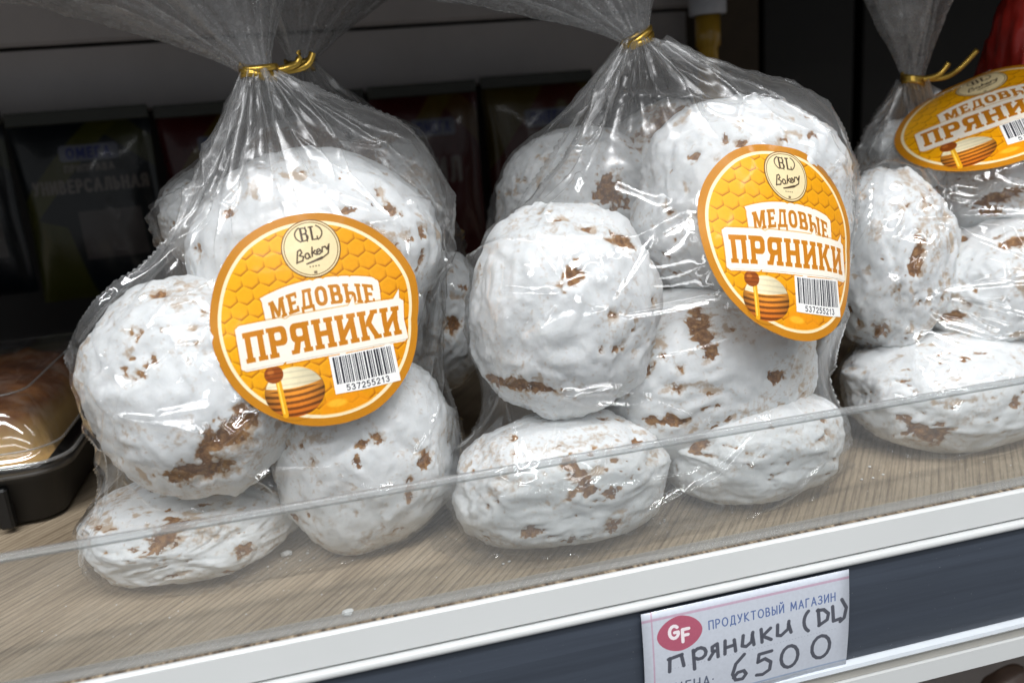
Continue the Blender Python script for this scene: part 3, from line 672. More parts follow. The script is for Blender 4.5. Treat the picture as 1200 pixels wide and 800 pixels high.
bag2 = [
 (ell(660, 366, .056, 112, 121, .036, roll=0), 202, 'round white glazed cookie at the left of the middle bag with brown torn spots', dict(patches=[(670, 327, 8, 15, -25), (726, 287, 22, 6, -12), (612, 452, 46, 7, -10), (703, 409, 3, 3, 0), (690, 268, 8, 4, 0)], sub=6, speck=.4)),
 (ell(872, 236, .082, 134, 120, .039, roll=8), 203, 'large white glazed cookie behind the upper part of the label in the middle bag', dict(patches=[(786, 248, 6, 4, 0), (848, 163, 5, 7, 0), (915, 164, 8, 4, 0), (815, 183, 9, 3, 20)], sub=6, speck=.5)),
 (ell(832, 428, .070, 132, 96, .040, roll=-8), 204, 'white glazed cookie with a long brown crack under the label in the middle bag', dict(patches=[(823, 385, 12, 26, 12), (795, 453, 8, 7, 0), (836, 418, 3, 6, 0), (756, 432, 13, 9, 20), (792, 490, 18, 5, -5), (916, 442, 14, 7, 10), (782, 418, 3, 3, 0)], sub=6, speck=.6)),
 (floor_ell(536, 780, 480, 651, .045, .034), 205, 'white glazed cookie at the bottom front of the middle bag nearest the shelf edge', dict(patches=[(676, 556, 12, 26, 35), (715, 575, 9, 7, 20), (712, 610, 10, 9, 0), (625, 617, 10, 6, 0), (668, 622, 4, 6, 0), (607, 515, 5, 5, 0)], sub=6, speck=.6)),
 (floor_ell(772, 985, 448, 589, .075, .037), 206, 'low white glazed cookie at the bottom right of the middle bag', dict(patches=[(815, 522, 12, 10, 0), (880, 580, 10, 4, 0), (830, 470, 10, 5, 0)], sub=6, speck=.5)),
 (ell(672, 235, .145, 88, 82, .036), 207, 'pinkish shaded glazed cookie at the upper left back of the middle bag', dict(patches=[(715, 225, 18, 22, 0)], sub=6, speck=.5, bald=.0)),
 (ell(775, 215, .150, 72, 92, .036, roll=20), 208, 'cookie with bare brown crust peeking out at the top back of the middle bag', dict(patches=[(790, 150, 40, 20, 20), (760, 250, 30, 30, 0)], sub=6, speck=.7, bald=.12)),
]
bag3 = [
 (ell(1036, 302, .100, 66, 106, .040, roll=6), 301, 'white glazed cookie standing on edge at the left of the right bag', dict(patches=[(1075, 300, 6, 26, -10), (1036, 380, 8, 12, 0)], sub=6, speck=.8)),
 (ell(1180, 332, .086, 106, 76, .040, roll=-6), 302, 'white glazed cookie in the middle row of the right bag under streaked film', dict(patches=[(1188, 285, 12, 5, 15), (1128, 280, 5, 5, 0), (1115, 370, 9, 6, 0)], sub=6, speck=.6)),
 (floor_ell(985, 1238, 385, 525, .08, .042), 303, 'flat white glazed cookie at the bottom of the right bag with tan blotches', dict(patches=[(1090, 500, 18, 9, -8), (1063, 487, 8, 5, 0), (1190, 470, 9, 6, 20), (1130, 422, 9, 4, 0)], sub=6, speck=.7)),
 (ell(1165, 226, .120, 86, 52, .038, roll=3), 304, 'glazed cookie in shade just below the tilted label of the right bag', dict(patches=[(1172, 230, 28, 6, 18), (1072, 212, 12, 14, 0), (1160, 245, 14, 5, 0)], sub=6, speck=.7)),
 (ell(1065, 195, .150, 52, 50, .034), 305, 'shaded glazed cookie at the upper back of the right bag left of the tilted label', dict(patches=[], sub=6, speck=.6)),
]
bag4 = [
 (ell(508, 372, .160, 66, 80, .036), 401, 'glazed cookie behind the left bag beside the right rim of its label', dict(patches=[(531, 378, 9, 9, 0), (497, 345, 8, 8, 0)], sub=6, speck=.7)),
 (ell(246, 256, .175, 52, 56, .036), 402, 'pale glazed cookie behind the left bag at its upper left', dict(patches=[], sub=6, speck=.3)),
 (ell(350, 205, .185, 70, 62, .036), 403, 'cookie with bare brown crust behind the top of the left bag', dict(patches=[(345, 165, 50, 18, 0)], sub=6, speck=.8, bald=.1)),
 (ell(452, 232, .190, 62, 72, .036), 404, 'shaded cookie behind the right shoulder of the left bag', dict(patches=[(410, 190, 40, 40, 0)], sub=6, speck=1.2, bald=.15)),
]
for lst, g in ((bag1, G1), (bag2, G2), (bag3, G3), (bag4, G4)):
    for e, seed, lab, kw in lst: cookie(e, seed, lab, g, **kw)

# ------------------------------------------------------------------ film bags: a sheet pulled round the cookies and settled
def nrm_rows(v): return v / np.linalg.norm(v, axis=1, keepdims=True)
def hull_rings(cols, ax0, ax1, zs, nth, margin):
    pts = []
    g, _ = ICO[5]; g = g[::4].astype(np.float64)
    for e in cols: pts.append(e.pts + margin * nrm_rows(e.pts - e.c) if hasattr(e, 'pts') else (g * (e.a + margin)) @ e.R.T + e.c)
    pts = np.concatenate(pts); th = np.linspace(0, 2 * np.pi, nth, endpoint=False)
    D = np.stack([np.cos(th), np.sin(th)], 1); top = pts[:, 2].max()
    R = np.zeros((len(zs), nth)); Cn = np.zeros((len(zs), 2)); ok = np.zeros(len(zs), bool)
    for j, z in enumerate(zs):
        t = (z - ax0[2]) / (ax1[2] - ax0[2]); Cn[j] = (1 - t) * ax0[:2] + t * ax1[:2]
        k = np.abs(pts[:, 2] - z) < .004
        if k.sum() > 12:
            h = np.maximum(((pts[k, :2] - Cn[j]) @ D.T).max(0), .004)
            c = np.cos(th[:, None] - th[None, :]); q = np.where(c > .05, h[None, :] / np.maximum(c, .05), 9.)
            R[j] = q.min(1); ok[j] = True
    R[-1] = .006
    for i in range(nth):                                 # taut upward: convex profile up to the tie
        hs = []
        for j in range(len(zs)):
            if not ok[j] and j != len(zs) - 1: continue
            while len(hs) >= 2 and (R[hs[-1], i] - R[hs[-2], i]) * (zs[j] - zs[hs[-2]]) <= (R[j, i] - R[hs[-2], i]) * (zs[hs[-1]] - zs[hs[-2]]): hs.pop()
            hs.append(j)
        R[:, i] = np.interp(zs, [zs[j] for j in hs], [R[j, i] for j in hs])
    P = np.stack([Cn[:, 0][:, None] + R * D[:, 0], Cn[:, 1][:, None] + R * D[:, 1], np.repeat(np.array(zs)[:, None], nth, 1)], 2)
    return P
def film_sim(cols, base, tie, lab=None, nth=144, rows=84, seed=1, slack=1.05, iters=170, extra=()):
    allc = list(cols) + list(extra)
    zs = np.linspace(.0015, tie[2], rows)
    P = hull_rings(allc, np.array([base[0], base[1], 0.]), np.array(tie), zs, nth, .0025)
    rs = np.random.default_rng(seed)
    per = np.linalg.norm(np.roll(P, -1, 1) - P, axis=2).sum(1); Lh = per.max() * slack / nth
    v0 = np.linalg.norm(P[1:] - P[:-1], axis=2); Lv = v0 * 1.02
    # pleats under the tie
    th = np.linspace(0, 2 * np.pi, nth, endpoint=False)
    X = P + rs.normal(size=P.shape) * .0006
    ph = rs.uniform(0, 6.28, 5)
    for j in range(rows):
        t = j / (rows - 1); w = sstep(.55, 1.0, np.array(t))
        f = sum(np.sin(k * th + q) for k, q in zip((4, 7, 9, 13, 22), ph)) / 3
        cen = X[j].mean(0); dr = X[j] - cen; dr[:, 2] = 0
        X[j] = X[j] + dr * (f * .34 * w)[:, None]
    pin = np.zeros((rows, nth, 1), bool); pin[-1] = True; pin[0] = True
    X0 = X.copy()
    def solve(A, B, Lr, ks, kc, ma, mb):
        d = B - A; l = np.linalg.norm(d, axis=-1, keepdims=True) + 1e-9
        e = (l - Lr); e = np.where(e > 0, e * ks, e * kc); c = d / l * e
        w = ma + mb + 1e-9
        return c * (ma / w), c * (mb / w)
    mob = np.where(pin, 0., 1.)
    Ld = np.sqrt(Lh ** 2 + (np.minimum(Lv[:, :], 1)) ** 2)[..., None]
    Vel = np.zeros_like(X)
    for it in range(iters):
        Xp = X.copy()
        X = X + .90 * Vel * mob; X[..., 2] -= .00002 * mob[..., 0]
        if it < iters * .6: X += mob * rs.normal(size=X.shape) * .00015 * (1 - it / iters)
        for sub in range(3):
            acc = np.zeros_like(X); cnt = np.zeros((rows, nth, 1)) + 1e-6
            B = np.roll(X, -1, 1); mB = np.roll(mob, -1, 1); a, b = solve(X, B, Lh, 1., .38, mob, mB); acc += a; acc -= np.roll(b, 1, 1); cnt += 2
            a, b = solve(X[:-1], X[1:], Lv[..., None], 1., .2, mob[:-1], mob[1:]); acc[:-1] += a; acc[1:] -= b; cnt += 2
            # diagonals keep the sheet from shearing
            Bd = np.roll(X, -1, 1)[1:]; a, b = solve(X[:-1], Bd, Ld, .6, .02, mob[:-1], mB[1:]); acc[:-1] += a; acc[1:] -= np.roll(b, 1, 1); cnt += .8
            Bd = np.roll(X, 1, 1)[1:]; a, b = solve(X[:-1], Bd, Ld, .6, .02, mob[:-1], np.roll(mob, 1, 1)[1:]); acc[:-1] += a; acc[1:] -= np.roll(b, -1, 1); cnt += .8
            X = X + acc / cnt * 1.7 * mob
            # bending
            lap = (np.roll(X, 1, 1) + np.roll(X, -1, 1)) / 2 - X; X = X + .16 * lap * mob
            lv = np.zeros_like(X); lv[1:-1] = (X[2:] + X[:-2]) / 2 - X[1:-1]; X = X + .16 * lv * mob
            for e in allc:
                q = ((X - e.c) @ e.R) / e.a; l = np.linalg.norm(q, axis=-1, keepdims=True)
                near = (l[..., 0] < 1.25) & ~pin[..., 0]
                if near.any():
                    ql = q[near]; ll = l[near]; un_ = ql / np.maximum(ll, 1e-6)
                    if hasattr(e, 'tab'):
                        ti = np.floor((np.arctan2(un_[:, 1], un_[:, 0]) / (2 * np.pi) % 1) * 48).astype(int) % 48; pi_ = np.clip(((un_[:, 2] + 1) / 2 * 24).astype(int), 0, 23)
                        rl = e.tab[pi_, ti][:, None] + .0009 / e.a.mean()
                    else: rl = np.ones_like(ll)
                    sfc = e.c + (un_ * rl * e.a) @ e.R.T
                    X[near] = np.where(ll < rl, sfc, X[near])
            if lab is not None: X = np.where(pin, X, lab.attach(X))
            X[..., 2] = np.maximum(X[..., 2], .0010); X[..., 1] = np.maximum(X[..., 1], .0112)
        Vel = X - Xp
    return X
FOLDS = {
 11: [[(205, 345), (185, 375), (180, 412)], [(165, 350), (210, 303), (247, 295)], [(175, 385), (200, 395), (222, 432)], [(190, 485), (242, 478)], [(351, 206), (366, 218), (382, 219)], [(386, 226), (432, 242)],
      [(478, 236), (512, 253)], [(255, 208), (240, 250), (211, 280)], [(268, 300), (250, 345)], [(150, 560), (180, 590), (240, 600)], [(400, 560), (440, 575), (500, 560)]],
 12: [[(589, 344), (654, 345), (687, 330), (673, 367), (621, 391), (617, 414)], [(663, 458), (696, 475), (743, 475), (761, 465), (710, 456), (663, 458)], [(743, 189), (780, 233)], [(724, 215), (771, 233)], [(682, 212), (717, 275)],
      [(682, 212), (645, 257)], [(640, 280), (743, 280), (822, 240)], [(733, 112), (803, 117), (897, 135), (962, 163)], [(582, 612), (597, 642), (614, 641), (590, 618)], [(615, 579), (640, 580), (659, 592)], [(760, 470), (840, 500), (900, 490)]],
 13: [[(1068, 256), (1078, 237), (1120, 218), (1166, 225), (1215, 222)], [(1068, 256), (1215, 252)], [(1068, 256), (1215, 312)], [(1068, 256), (1054, 275), (1028, 287)], [(1215, 334), (1097, 344), (1092, 349), (1130, 356), (1215, 378)],
      [(1002, 351), (1042, 325), (1063, 349), (1106, 384), (1158, 403), (1215, 388)], [(1078, 432), (1092, 465), (1118, 484), (1144, 493), (1123, 484), (1130, 460), (1215, 449)]],
}
def crease(X, seed, lab):
    """refine the settled sheet and press sharp random creases into it"""
    R_, N_ = X.shape[:2]
    def up(A, ax):
        B = np.roll(A, -1, ax); C_ = np.roll(A, 1, ax); D_ = np.roll(A, -2, ax); mid = (9 * (A + B) - C_ - D_) / 16
        if ax == 0: mid[-2] = (A[-2] + A[-1]) / 2; mid[0] = (A[0] + A[1]) / 2; mid = mid[:-1]
        sh = list(A.shape); sh[ax] = A.shape[ax] + mid.shape[ax]; O = np.empty(sh)
        if ax == 1: O[:, 0::2] = A; O[:, 1::2] = mid
        else: O[0::2] = A; O[1::2] = mid
        return O
    X = up(up(X, 1), 0)
    if seed != 14: X = up(up(X, 1), 0)
    R_, N_ = X.shape[:2]
    rs = np.random.default_rng(seed + 99)
    per = np.linalg.norm(np.roll(X, -1, 1) - X, axis=2).sum(1).max(); Hh = np.linalg.norm(X[1:] - X[:-1], axis=2).sum(0).mean()
    gu = np.arange(N_) / N_ * per; gv = np.arange(R_) / R_ * Hh; U, V = np.meshgrid(gu, gv); P = np.stack([U.ravel(), V.ravel(), U.ravel() * 0], 1)
    wu = .010 * noise(P, 30., seed).reshape(U.shape); wv = .010 * noise(P, 30., seed + 1).reshape(U.shape)
    hgt = np.zeros_like(U)
    for cnt, amp, wd, asp in ((30, .0052, .0034, 1.0), (80, .0026, .0019, 1.5)):
        s_ = np.stack([rs.uniform(0, per, cnt), rs.uniform(0, Hh, cnt)], 1); d1 = np.full(U.shape, 9.); d2 = np.full(U.shape, 9.)
        for a, b in s_:
            du = np.abs(U + wu * .5 - a); du = np.minimum(du, per - du); d = np.hypot(du * asp, V + wv * .5 - b); d2 = np.where(d < d1, d1, np.minimum(d2, d)); d1 = np.minimum(d, d1)
        ed = d2 - d1; fade = np.clip(.9 * noise(P, 17., seed + cnt).reshape(U.shape) + .6, 0, 1)
        hgt += amp * np.exp(-(ed / wd)) * fade
    tu = np.roll(X, -1, 1) - np.roll(X, 1, 1); tv = np.gradient(X, axis=0); n_ = np.cross(tu, tv); n_ /= np.linalg.norm(n_, axis=2, keepdims=True) + 1e-9
    tt = sstep(.6, .95, V / Hh) * sstep(1., .97, V / Hh); P3 = X.reshape(-1, 3); cr = (noise(P3, 95., seed + 7) + .5 * noise(P3, 210., seed + 8)).reshape(U.shape)
    hgt = hgt + .0010 * tt * cr
    w = np.ones(U.shape); w[-6:] = 0
    w = w * sstep(.0, .02, U * 0 + V + .004)
    if lab is not None:
        q = X - lab.c; rr = np.hypot(q @ lab.e1, q @ lab.e2) / lab.r; w = w * np.where((np.abs(q @ lab.n) < .02), sstep(1.0, 1.15, rr), 1)
    Xc = (X - CAM) @ RC.T; sx = 600 + F * Xc[..., 0] / Xc[..., 2]; sy = 400 - F * Xc[..., 1] / Xc[..., 2]
    face = sstep(-.05, .15, np.sum(n_ * (CAM - X), 2) / np.linalg.norm(CAM - X, axis=2))
    for pl in FOLDS.get(seed, []):                       # the long folds the lamps catch
        d = np.minimum.reduce([sd_seg(sx, sy, a, b, 0.) for a, b in zip(pl[:-1], pl[1:])])
        hgt = hgt + .0019 * np.exp(-(d / 5.) ** 2) * face
    X = X + n_ * (hgt * w)[..., None]
    X[..., 2] = np.maximum(X[..., 2], .0010); X[..., 1] = np.maximum(X[..., 1], .0110)
    return X
class Label:
    """round sticker: centre, frame, bend; .pos(u,v) gives a point on it"""
    def __init__(s, c, nrm_, spin, r, bu, bv, buv=0., bu3=0., rho=((0, 1.), (360, 1.))):
        s.rho = rho
        s.c = np.array(c); s.n = nrm(np.array(nrm_, float)); up = np.array([0, 0, 1.]); e1 = nrm(np.cross(up, s.n)); e2 = np.cross(s.n, e1)
        a = math.radians(spin); s.e1 = e1 * math.cos(a) + e2 * math.sin(a); s.e2 = -e1 * math.sin(a) + e2 * math.cos(a)
        s.r = r; s.bu, s.bv, s.buv, s.bu3 = bu, bv, buv, bu3
    def h(s, u, v):
        sh = np.shape(u); Q = np.stack([np.ravel(u) / .03, np.ravel(v) / .03, np.ravel(u) * 0 + s.r * 40], 1)
        return -(s.bu * u * u + s.bv * v * v) + .0016 * noise(np.clip(Q, -9, 9), 1., 5).reshape(sh)
    def pos(s, u, v, off=0.):
        k = np.interp(np.degrees(np.arctan2(v, u)) % 360, [a for a, _ in s.rho], [b for _, b in s.rho], period=360); k = 1 + (k - 1) * np.clip(np.hypot(u, v) / s.r, 0, 1); u = u * k; v = v * k
        return s.c + np.outer(u, s.e1) + np.outer(v, s.e2) + np.outer(s.h(u, v) + off, s.n)
    def clear(s, lst):
        sh = []
        for e in (x[0] for x in lst):
            w = e.pts - s.c; u = w @ s.e1; v = w @ s.e2; k = np.hypot(u, v) < s.r * 1.01; sh.append((w @ s.n)[k] - s.h(u[k], v[k]))
        sh = np.concatenate(sh); s.c = s.c + s.n * (np.percentile(sh, 99.6) + .0012); return s
    def attach(s, X):
        w = X - s.c; u = w @ s.e1; v = w @ s.e2; d = w @ s.n; rr = np.hypot(u, v) / s.r
        k = (rr < 1.03) & (d > -.02)
        X = np.where(k[..., None], X + ((s.h(u, v) - .0006) - d)[..., None] * s.n, X); return X
def label_part(parent, lb):
    def patch(name, shape, off, par):
        co = []; fs = []
        if shape[0] == 'disc':
            _, cx, cy, r = shape; nr, na = (16, 72) if r > .5 else (5, 36)
            uv = [(cx, cy)] + [(cx + r * (i / nr) * math.cos(6.28318 * k / na), cy + r * (i / nr) * math.sin(6.28318 * k / na)) for i in range(1, nr + 1) for k in range(na)]
            fs = [(0, 1 + k, 1 + (k + 1) % na) for k in range(na)]
            for i in range(nr - 1):
                for k in range(na):
                    a = 1 + i * na + k; b = 1 + i * na + (k + 1) % na; fs.append((a, a + na, b + na, b))
        else:
            _, x0, y0, x1, y1, bend = shape; nx, ny = 18, 6
            uv = []
            for j in range(ny + 1):
                for i in range(nx + 1):
                    x = x0 + (x1 - x0) * i / nx; y = y0 + (y1 - y0) * j / ny; uv.append((x, y - bend * (x - (x0 + x1) / 2) ** 2))
            fs = [(j * (nx + 1) + i, j * (nx + 1) + i + 1, (j + 1) * (nx + 1) + i + 1, (j + 1) * (nx + 1) + i) for j in range(ny) for i in range(nx)]
        uv = np.array(uv); co = lb.pos(uv[:, 0] * lb.r, uv[:, 1] * lb.r, off)
        me = mesh_np(name, co, fs); ul = me.uv_layers.new(name='UVMap')
        for l in me.loops:
            p = uv[l.vertex_index]; ul.data[l.index].uv = ((p[0] + 1) / 2, (p[1] + 1) / 2)
        o = link(name, me, M_label, None)
        if par is not None:
            o.parent = par; o.matrix_parent_inverse = par.matrix_world.inverted() if par is parent else Matrix.Identity(4)
        if par is parent: o.matrix_parent_inverse = Matrix.Translation(parent.location).inverted()
        return o
    o = patch('round_label', ('disc', 0, 0, 1), .0003, parent)
    t = .00016
    for nm, sh in (('bakery_badge', ('disc', .05, .665, .272)), ('word_banner', ('rect', -.485, .065, .605, .365, .30)),
                   ('title_banner', ('rect', -.775, -.335, .835, .065, .015)), ('honey_jar', ('disc', -.34, -.62, .27)), ('barcode', ('rect', .02, -.72, .66, -.36, 0))):
        patch(nm, sh, .0003 + t, o)
    return o
def flare(parent, tie, d, Ln, spread1, spread2, e1, seed, nth=180, rows=46, r0=.006, pl=1.0):
    """film gathered above the tie, fanning out in pleats"""
    rs = np.random.default_rng(seed); d = nrm(np.array(d, float)); e1 = np.array(e1, float); e1 = nrm(e1 - d * (e1 @ d)); e2 = np.cross(d, e1)
    th = np.linspace(0, 2 * np.pi, nth, endpoint=False); ks = [7, 11, 16, 23, 31]; ph = rs.uniform(0, 6.28, 5); am = rs.uniform(.5, 1.1, 5) * np.array([1., .8, .6, .38, .2])
    f = sum(a * np.sin(k * th + p + .5 * np.sin(2 * th + p)) for a, k, p in zip(am, ks, ph))
    f = np.sign(f) * np.abs(f) ** .8
    edge = 1 + .10 * np.sin(2 * th + ph[0]) + .06 * np.sin(5 * th + ph[1]) + .03 * f
    co = []
    for j in range(rows):
        t = j / (rows - 1); s = t ** .92
        wid1 = r0 + spread1 * (s ** 1.15); wid2 = r0 * .8 + spread2 * (s ** 1.2)
        amp = (.0022 + .015 * s) * pl * min(1, .25 + 3 * t)
        wob = .3 * np.sin(9 * t + th * 3 + ph[2]) * s
        a1 = np.cos(th) * (wid1 + amp * .5 * f); a2 = np.sin(th) * wid2 + amp * (f + wob) * (.35 + .65 * np.abs(np.cos(th)))
        co.append(np.array(tie) + np.outer(a1, e1) + np.outer(a2, e2) + np.outer(Ln * s * edge - .22 * Ln * s * s * np.abs(np.cos(th)) ** 2 * (spread1 / Ln), d))
    co = np.array(co).reshape(-1, 3)
    co += np.stack([.0030 * noise(co, 55., seed + k) + .0014 * (1 - 2 * np.abs(noise(co, 120., seed + 9 + k))) for k in range(3)], 1) * np.repeat(np.linspace(0, 1, rows), nth)[:, None]
    return grid_film('gathered_top', co, rows, nth, M_film_top, parent)
def grid_film(name, co, rows, nth, mat, parent, sub=1):
    i = np.arange(nth); fs = []
    for j in range(rows - 1):
        fs.append(np.stack([j * nth + i, j * nth + (i + 1) % nth, (j + 1) * nth + (i + 1) % nth, (j + 1) * nth + i], 1))
    me = mesh_fast(name, co.reshape(-1, 3), np.concatenate(fs))
    if name == 'clear_film':
        at = me.attributes.new('gather', 'FLOAT', 'POINT'); t_ = np.linspace(0, 1, rows)
        at.data.foreach_set('value', np.repeat(sstep(.50, .92, t_), nth).astype(np.float32))
    o = link(name, me, mat, parent)
    if sub:
        md = o.modifiers.new('smooth', 'SUBSURF'); md.levels = sub; md.render_levels = sub
    return o
def twist(parent, tie, axis, r, tails, turns=3):
    axis = nrm(np.array(axis, float)); a = nrm(np.cross(axis, [0, 1, .1])); b = np.cross(axis, a); pts = []
    for k in range(turns * 22 + 1):
        q = 2 * math.pi * k / 22; hh = (k / 22 - turns / 2) * .0017 + .0009 * math.sin(q * 1.3)
        rr = r * (1 + .08 * math.sin(2 * q + k * .02))
        pts.append(np.array(tie) + a * math.cos(q) * rr + b * math.sin(q) * rr * .8 + axis * hh)
    o = tube('twist_tie', pts, 0.0015, M_gold, parent, seg=8, flat=.5)
    for t in tails: 
        c = tube('tie_end', t, .0017, M_gold, None, seg=6, flat=.32); c.parent = o
    return o
def ghost(px, py, Y, rx, rz, ry=.036): return ell(px, py, Y, rx, rz, ry)
def spline(pts, n=8):
    pts = [np.array(p, float) for p in pts]; out = []
    for i in range(len(pts) - 1):
        p0 = pts[max(i - 1, 0)]; p1 = pts[i]; p2 = pts[i + 1]; p3 = pts[min(i + 2, len(pts) - 1)]
        for k in range(n):
            t = k / n; out.append(.5 * (2 * p1 + (p2 - p0) * t + (2 * p0 - 5 * p1 + 4 * p2 - p3) * t * t + (3 * p1 - p0 - 3 * p2 + p3) * t ** 3))
    out.append(pts[-1]); return out
def bag(label, lst, base, tie, lab, seed, fl, tails, extra=(), slack=1.11, nth=144, rows=84, tax=(0, 0, 1), group='clear bags of gingerbread'):
    root = empty('cookie_bag', (base[0], base[1], 0)); tag(root, label, 'bag', group)
    X = film_sim([x[0] for x in lst], base, tie, lab, nth, rows, seed, slack, extra=extra)
    X = crease(X, seed, lab)
    grid_film('clear_film', X, X.shape[0], X.shape[1], M_film, root, sub=0)
    flare(root, tie, *fl, seed=seed + 5)
    twist(root, tie, tax, .0072, tails)
    if lab is not None: label_part(root, lab)
    return root
# left bag
tie1 = un(303, 84, 1, .098)
c1 = un(373, 375, 1, .050)
to_cam = nrm(CAM - c1)
lab1 = Label(c1, nrm(to_cam + np.array([.05, 0, .02])), 2., 121 * depth(c1) / F, 2.2, 1.2, rho=((16, 1.03), (31, 1.03), (57, 1.02), (90, 1.015), (126, 1.025), (158, .99), (182, .99), (213, 1.008), (239, 1.01), (266, 1.01), (292, 1.02), (318, .99), (350, .95))).clear(bag1)
bag('clear bag of white gingerbread with the round orange label facing front, leftmost', bag1, (-.105, .095), tie1, lab1, 11,
    ((-.35, .05, 1), .115, .105, .030, (1, .15, .2)), [spline([tie1 + [.004, .004, 0], tie1 + [.012, .004, .001], tie1 + [.017, .006, .003], tie1 + [.018, .007, .008]]), spline([tie1 + [.004, .004, 0], tie1 + [.014, .006, .0], tie1 + [.021, .008, .002], tie1 + [.024, .009, .007]])],
    extra=[ell(330, 420, .125, 120, 150, .045), ell(425, 250, .115, 98, 118, .04)], tax=(.15, 0, 1))
tie2 = un(748, 47, 1, .098)
c2 = un(906, 288, 1, .036)
lab2 = Label(c2, nrm(nrm(CAM - c2) + np.array([.74, .0, .16])), -14., 116 * depth(c2) / F, 3.2, 1.3, rho=((0, .972), (23, 1.06), (38, 1.08), (58, 1.045), (87, 1.), (125, 1.037), (149, 1.035), (171, 1.008), (200, .98), (227, .965), (254, .97), (283, 1.02), (303, 1.027), (328, .975))).clear(bag2)
bag('clear bag of white gingerbread in the middle, its label on the right shoulder', bag2, (.085, .075), tie2, lab2, 12,
    ((-.45, .1, 1), .13, .12, .030, (1, .1, .1)), [spline([tie2 + [.002, .004, 0], tie2 + [-.004, .007, .000], tie2 + [-.006, .007, -.004]])],
    extra=[ell(800, 430, .13, 150, 120, .045), ell(872, 205, .100, 122, 108, .045)], tax=(-.35, 0, 1))
tie3 = un(1070, 94, 1, .150)
c3 = un(1168, 179, 1, .108)
lab3 = Label(c3, nrm(nrm(CAM - c3) + np.array([-.15, .3, 1.45])), 31., 102 * depth(c3) / F, 1.5, 2.0).clear(bag3)
bag('clear bag of gingerbread at the right end with a label tilted up on top', bag3, (.285, .11), tie3, lab3, 13,
    ((.05, .1, 1), .10, .040, .020, (1, .1, .0)), [spline([tie3 + [.004, -.004, 0], tie3 + [.016, -.006, .000], tie3 + [.026, -.006, .004], tie3 + [.038, -.006, .014]]), spline([tie3 + [.002, -.006, 0], tie3 + [.012, -.007, .002], tie3 + [.018, -.007, .008]])],
    extra=[ell(1290, 420, .10, 100, 120, .05), ell(1280, 250, .12, 80, 80, .045)], tax=(.3, 0, 1))
tie4 = un(352, 76, 1, .19)
bag('clear bag of gingerbread standing in the shade behind the leftmost bag', bag4, (-.09, .20), tie4, None, 14,
    ((.25, .1, 1), .10, .085, .025, (1, .1, -.1)), [], extra=[ell(400, 450, .19, 90, 120, .04), ell(280, 400, .19, 80, 140, .04)], nth=112, rows=64, slack=1.08)

def seam(px_out, lift, parent_index, seed):
    """loose bottom edge of a bag lying on the board"""
    outp = spline([un(x, y, 2, .0006) for x, y in px_out], 10); n = len(outp); m_ = 9; co = []
    for i, p in enumerate(outp):
        q = p + np.array([0, lift * (1 + .3 * math.sin(i * .5)), 0])
        for j in range(m_):
            t = j / (m_ - 1); co.append(p * (1 - t) + q * t)
    co = np.array(co); co[:, 1] = np.maximum(co[:, 1], .0105)
    co[:, 2] = .0007 + .0032 * np.abs(noise(co * [1, 1, 0], 75., seed)) + .0012 * np.abs(noise(co * [1, 1, 0], 190., seed + 1))
    fs = np.array([[i * m_ + j, i * m_ + j + 1, (i + 1) * m_ + j + 1, (i + 1) * m_ + j] for i in range(n - 1) for j in range(m_ - 1)])
    o = link('bottom_seam', mesh_fast('bottom_seam', co, fs), M_film, BAGS[parent_index]); md = o.modifiers.new('smooth', 'SUBSURF'); md.levels = 1; md.render_levels = 1
BAGS = [o for o in bpy.data.objects if o.name.startswith('cookie_bag')]; BAGS.sort(key=lambda o: o.name)
seam([(98, 676), (150, 694), (230, 700), (300, 690), (352, 664), (440, 652), (530, 622)], .030, 0, 3)
seam([(508, 648), (560, 668), (640, 668), (720, 652), (790, 630), (880, 606), (950, 584), (1004, 548)], .030, 1, 4)
seam([(1000, 528), (1060, 538), (1130, 540), (1230, 512)], .030, 2, 5)

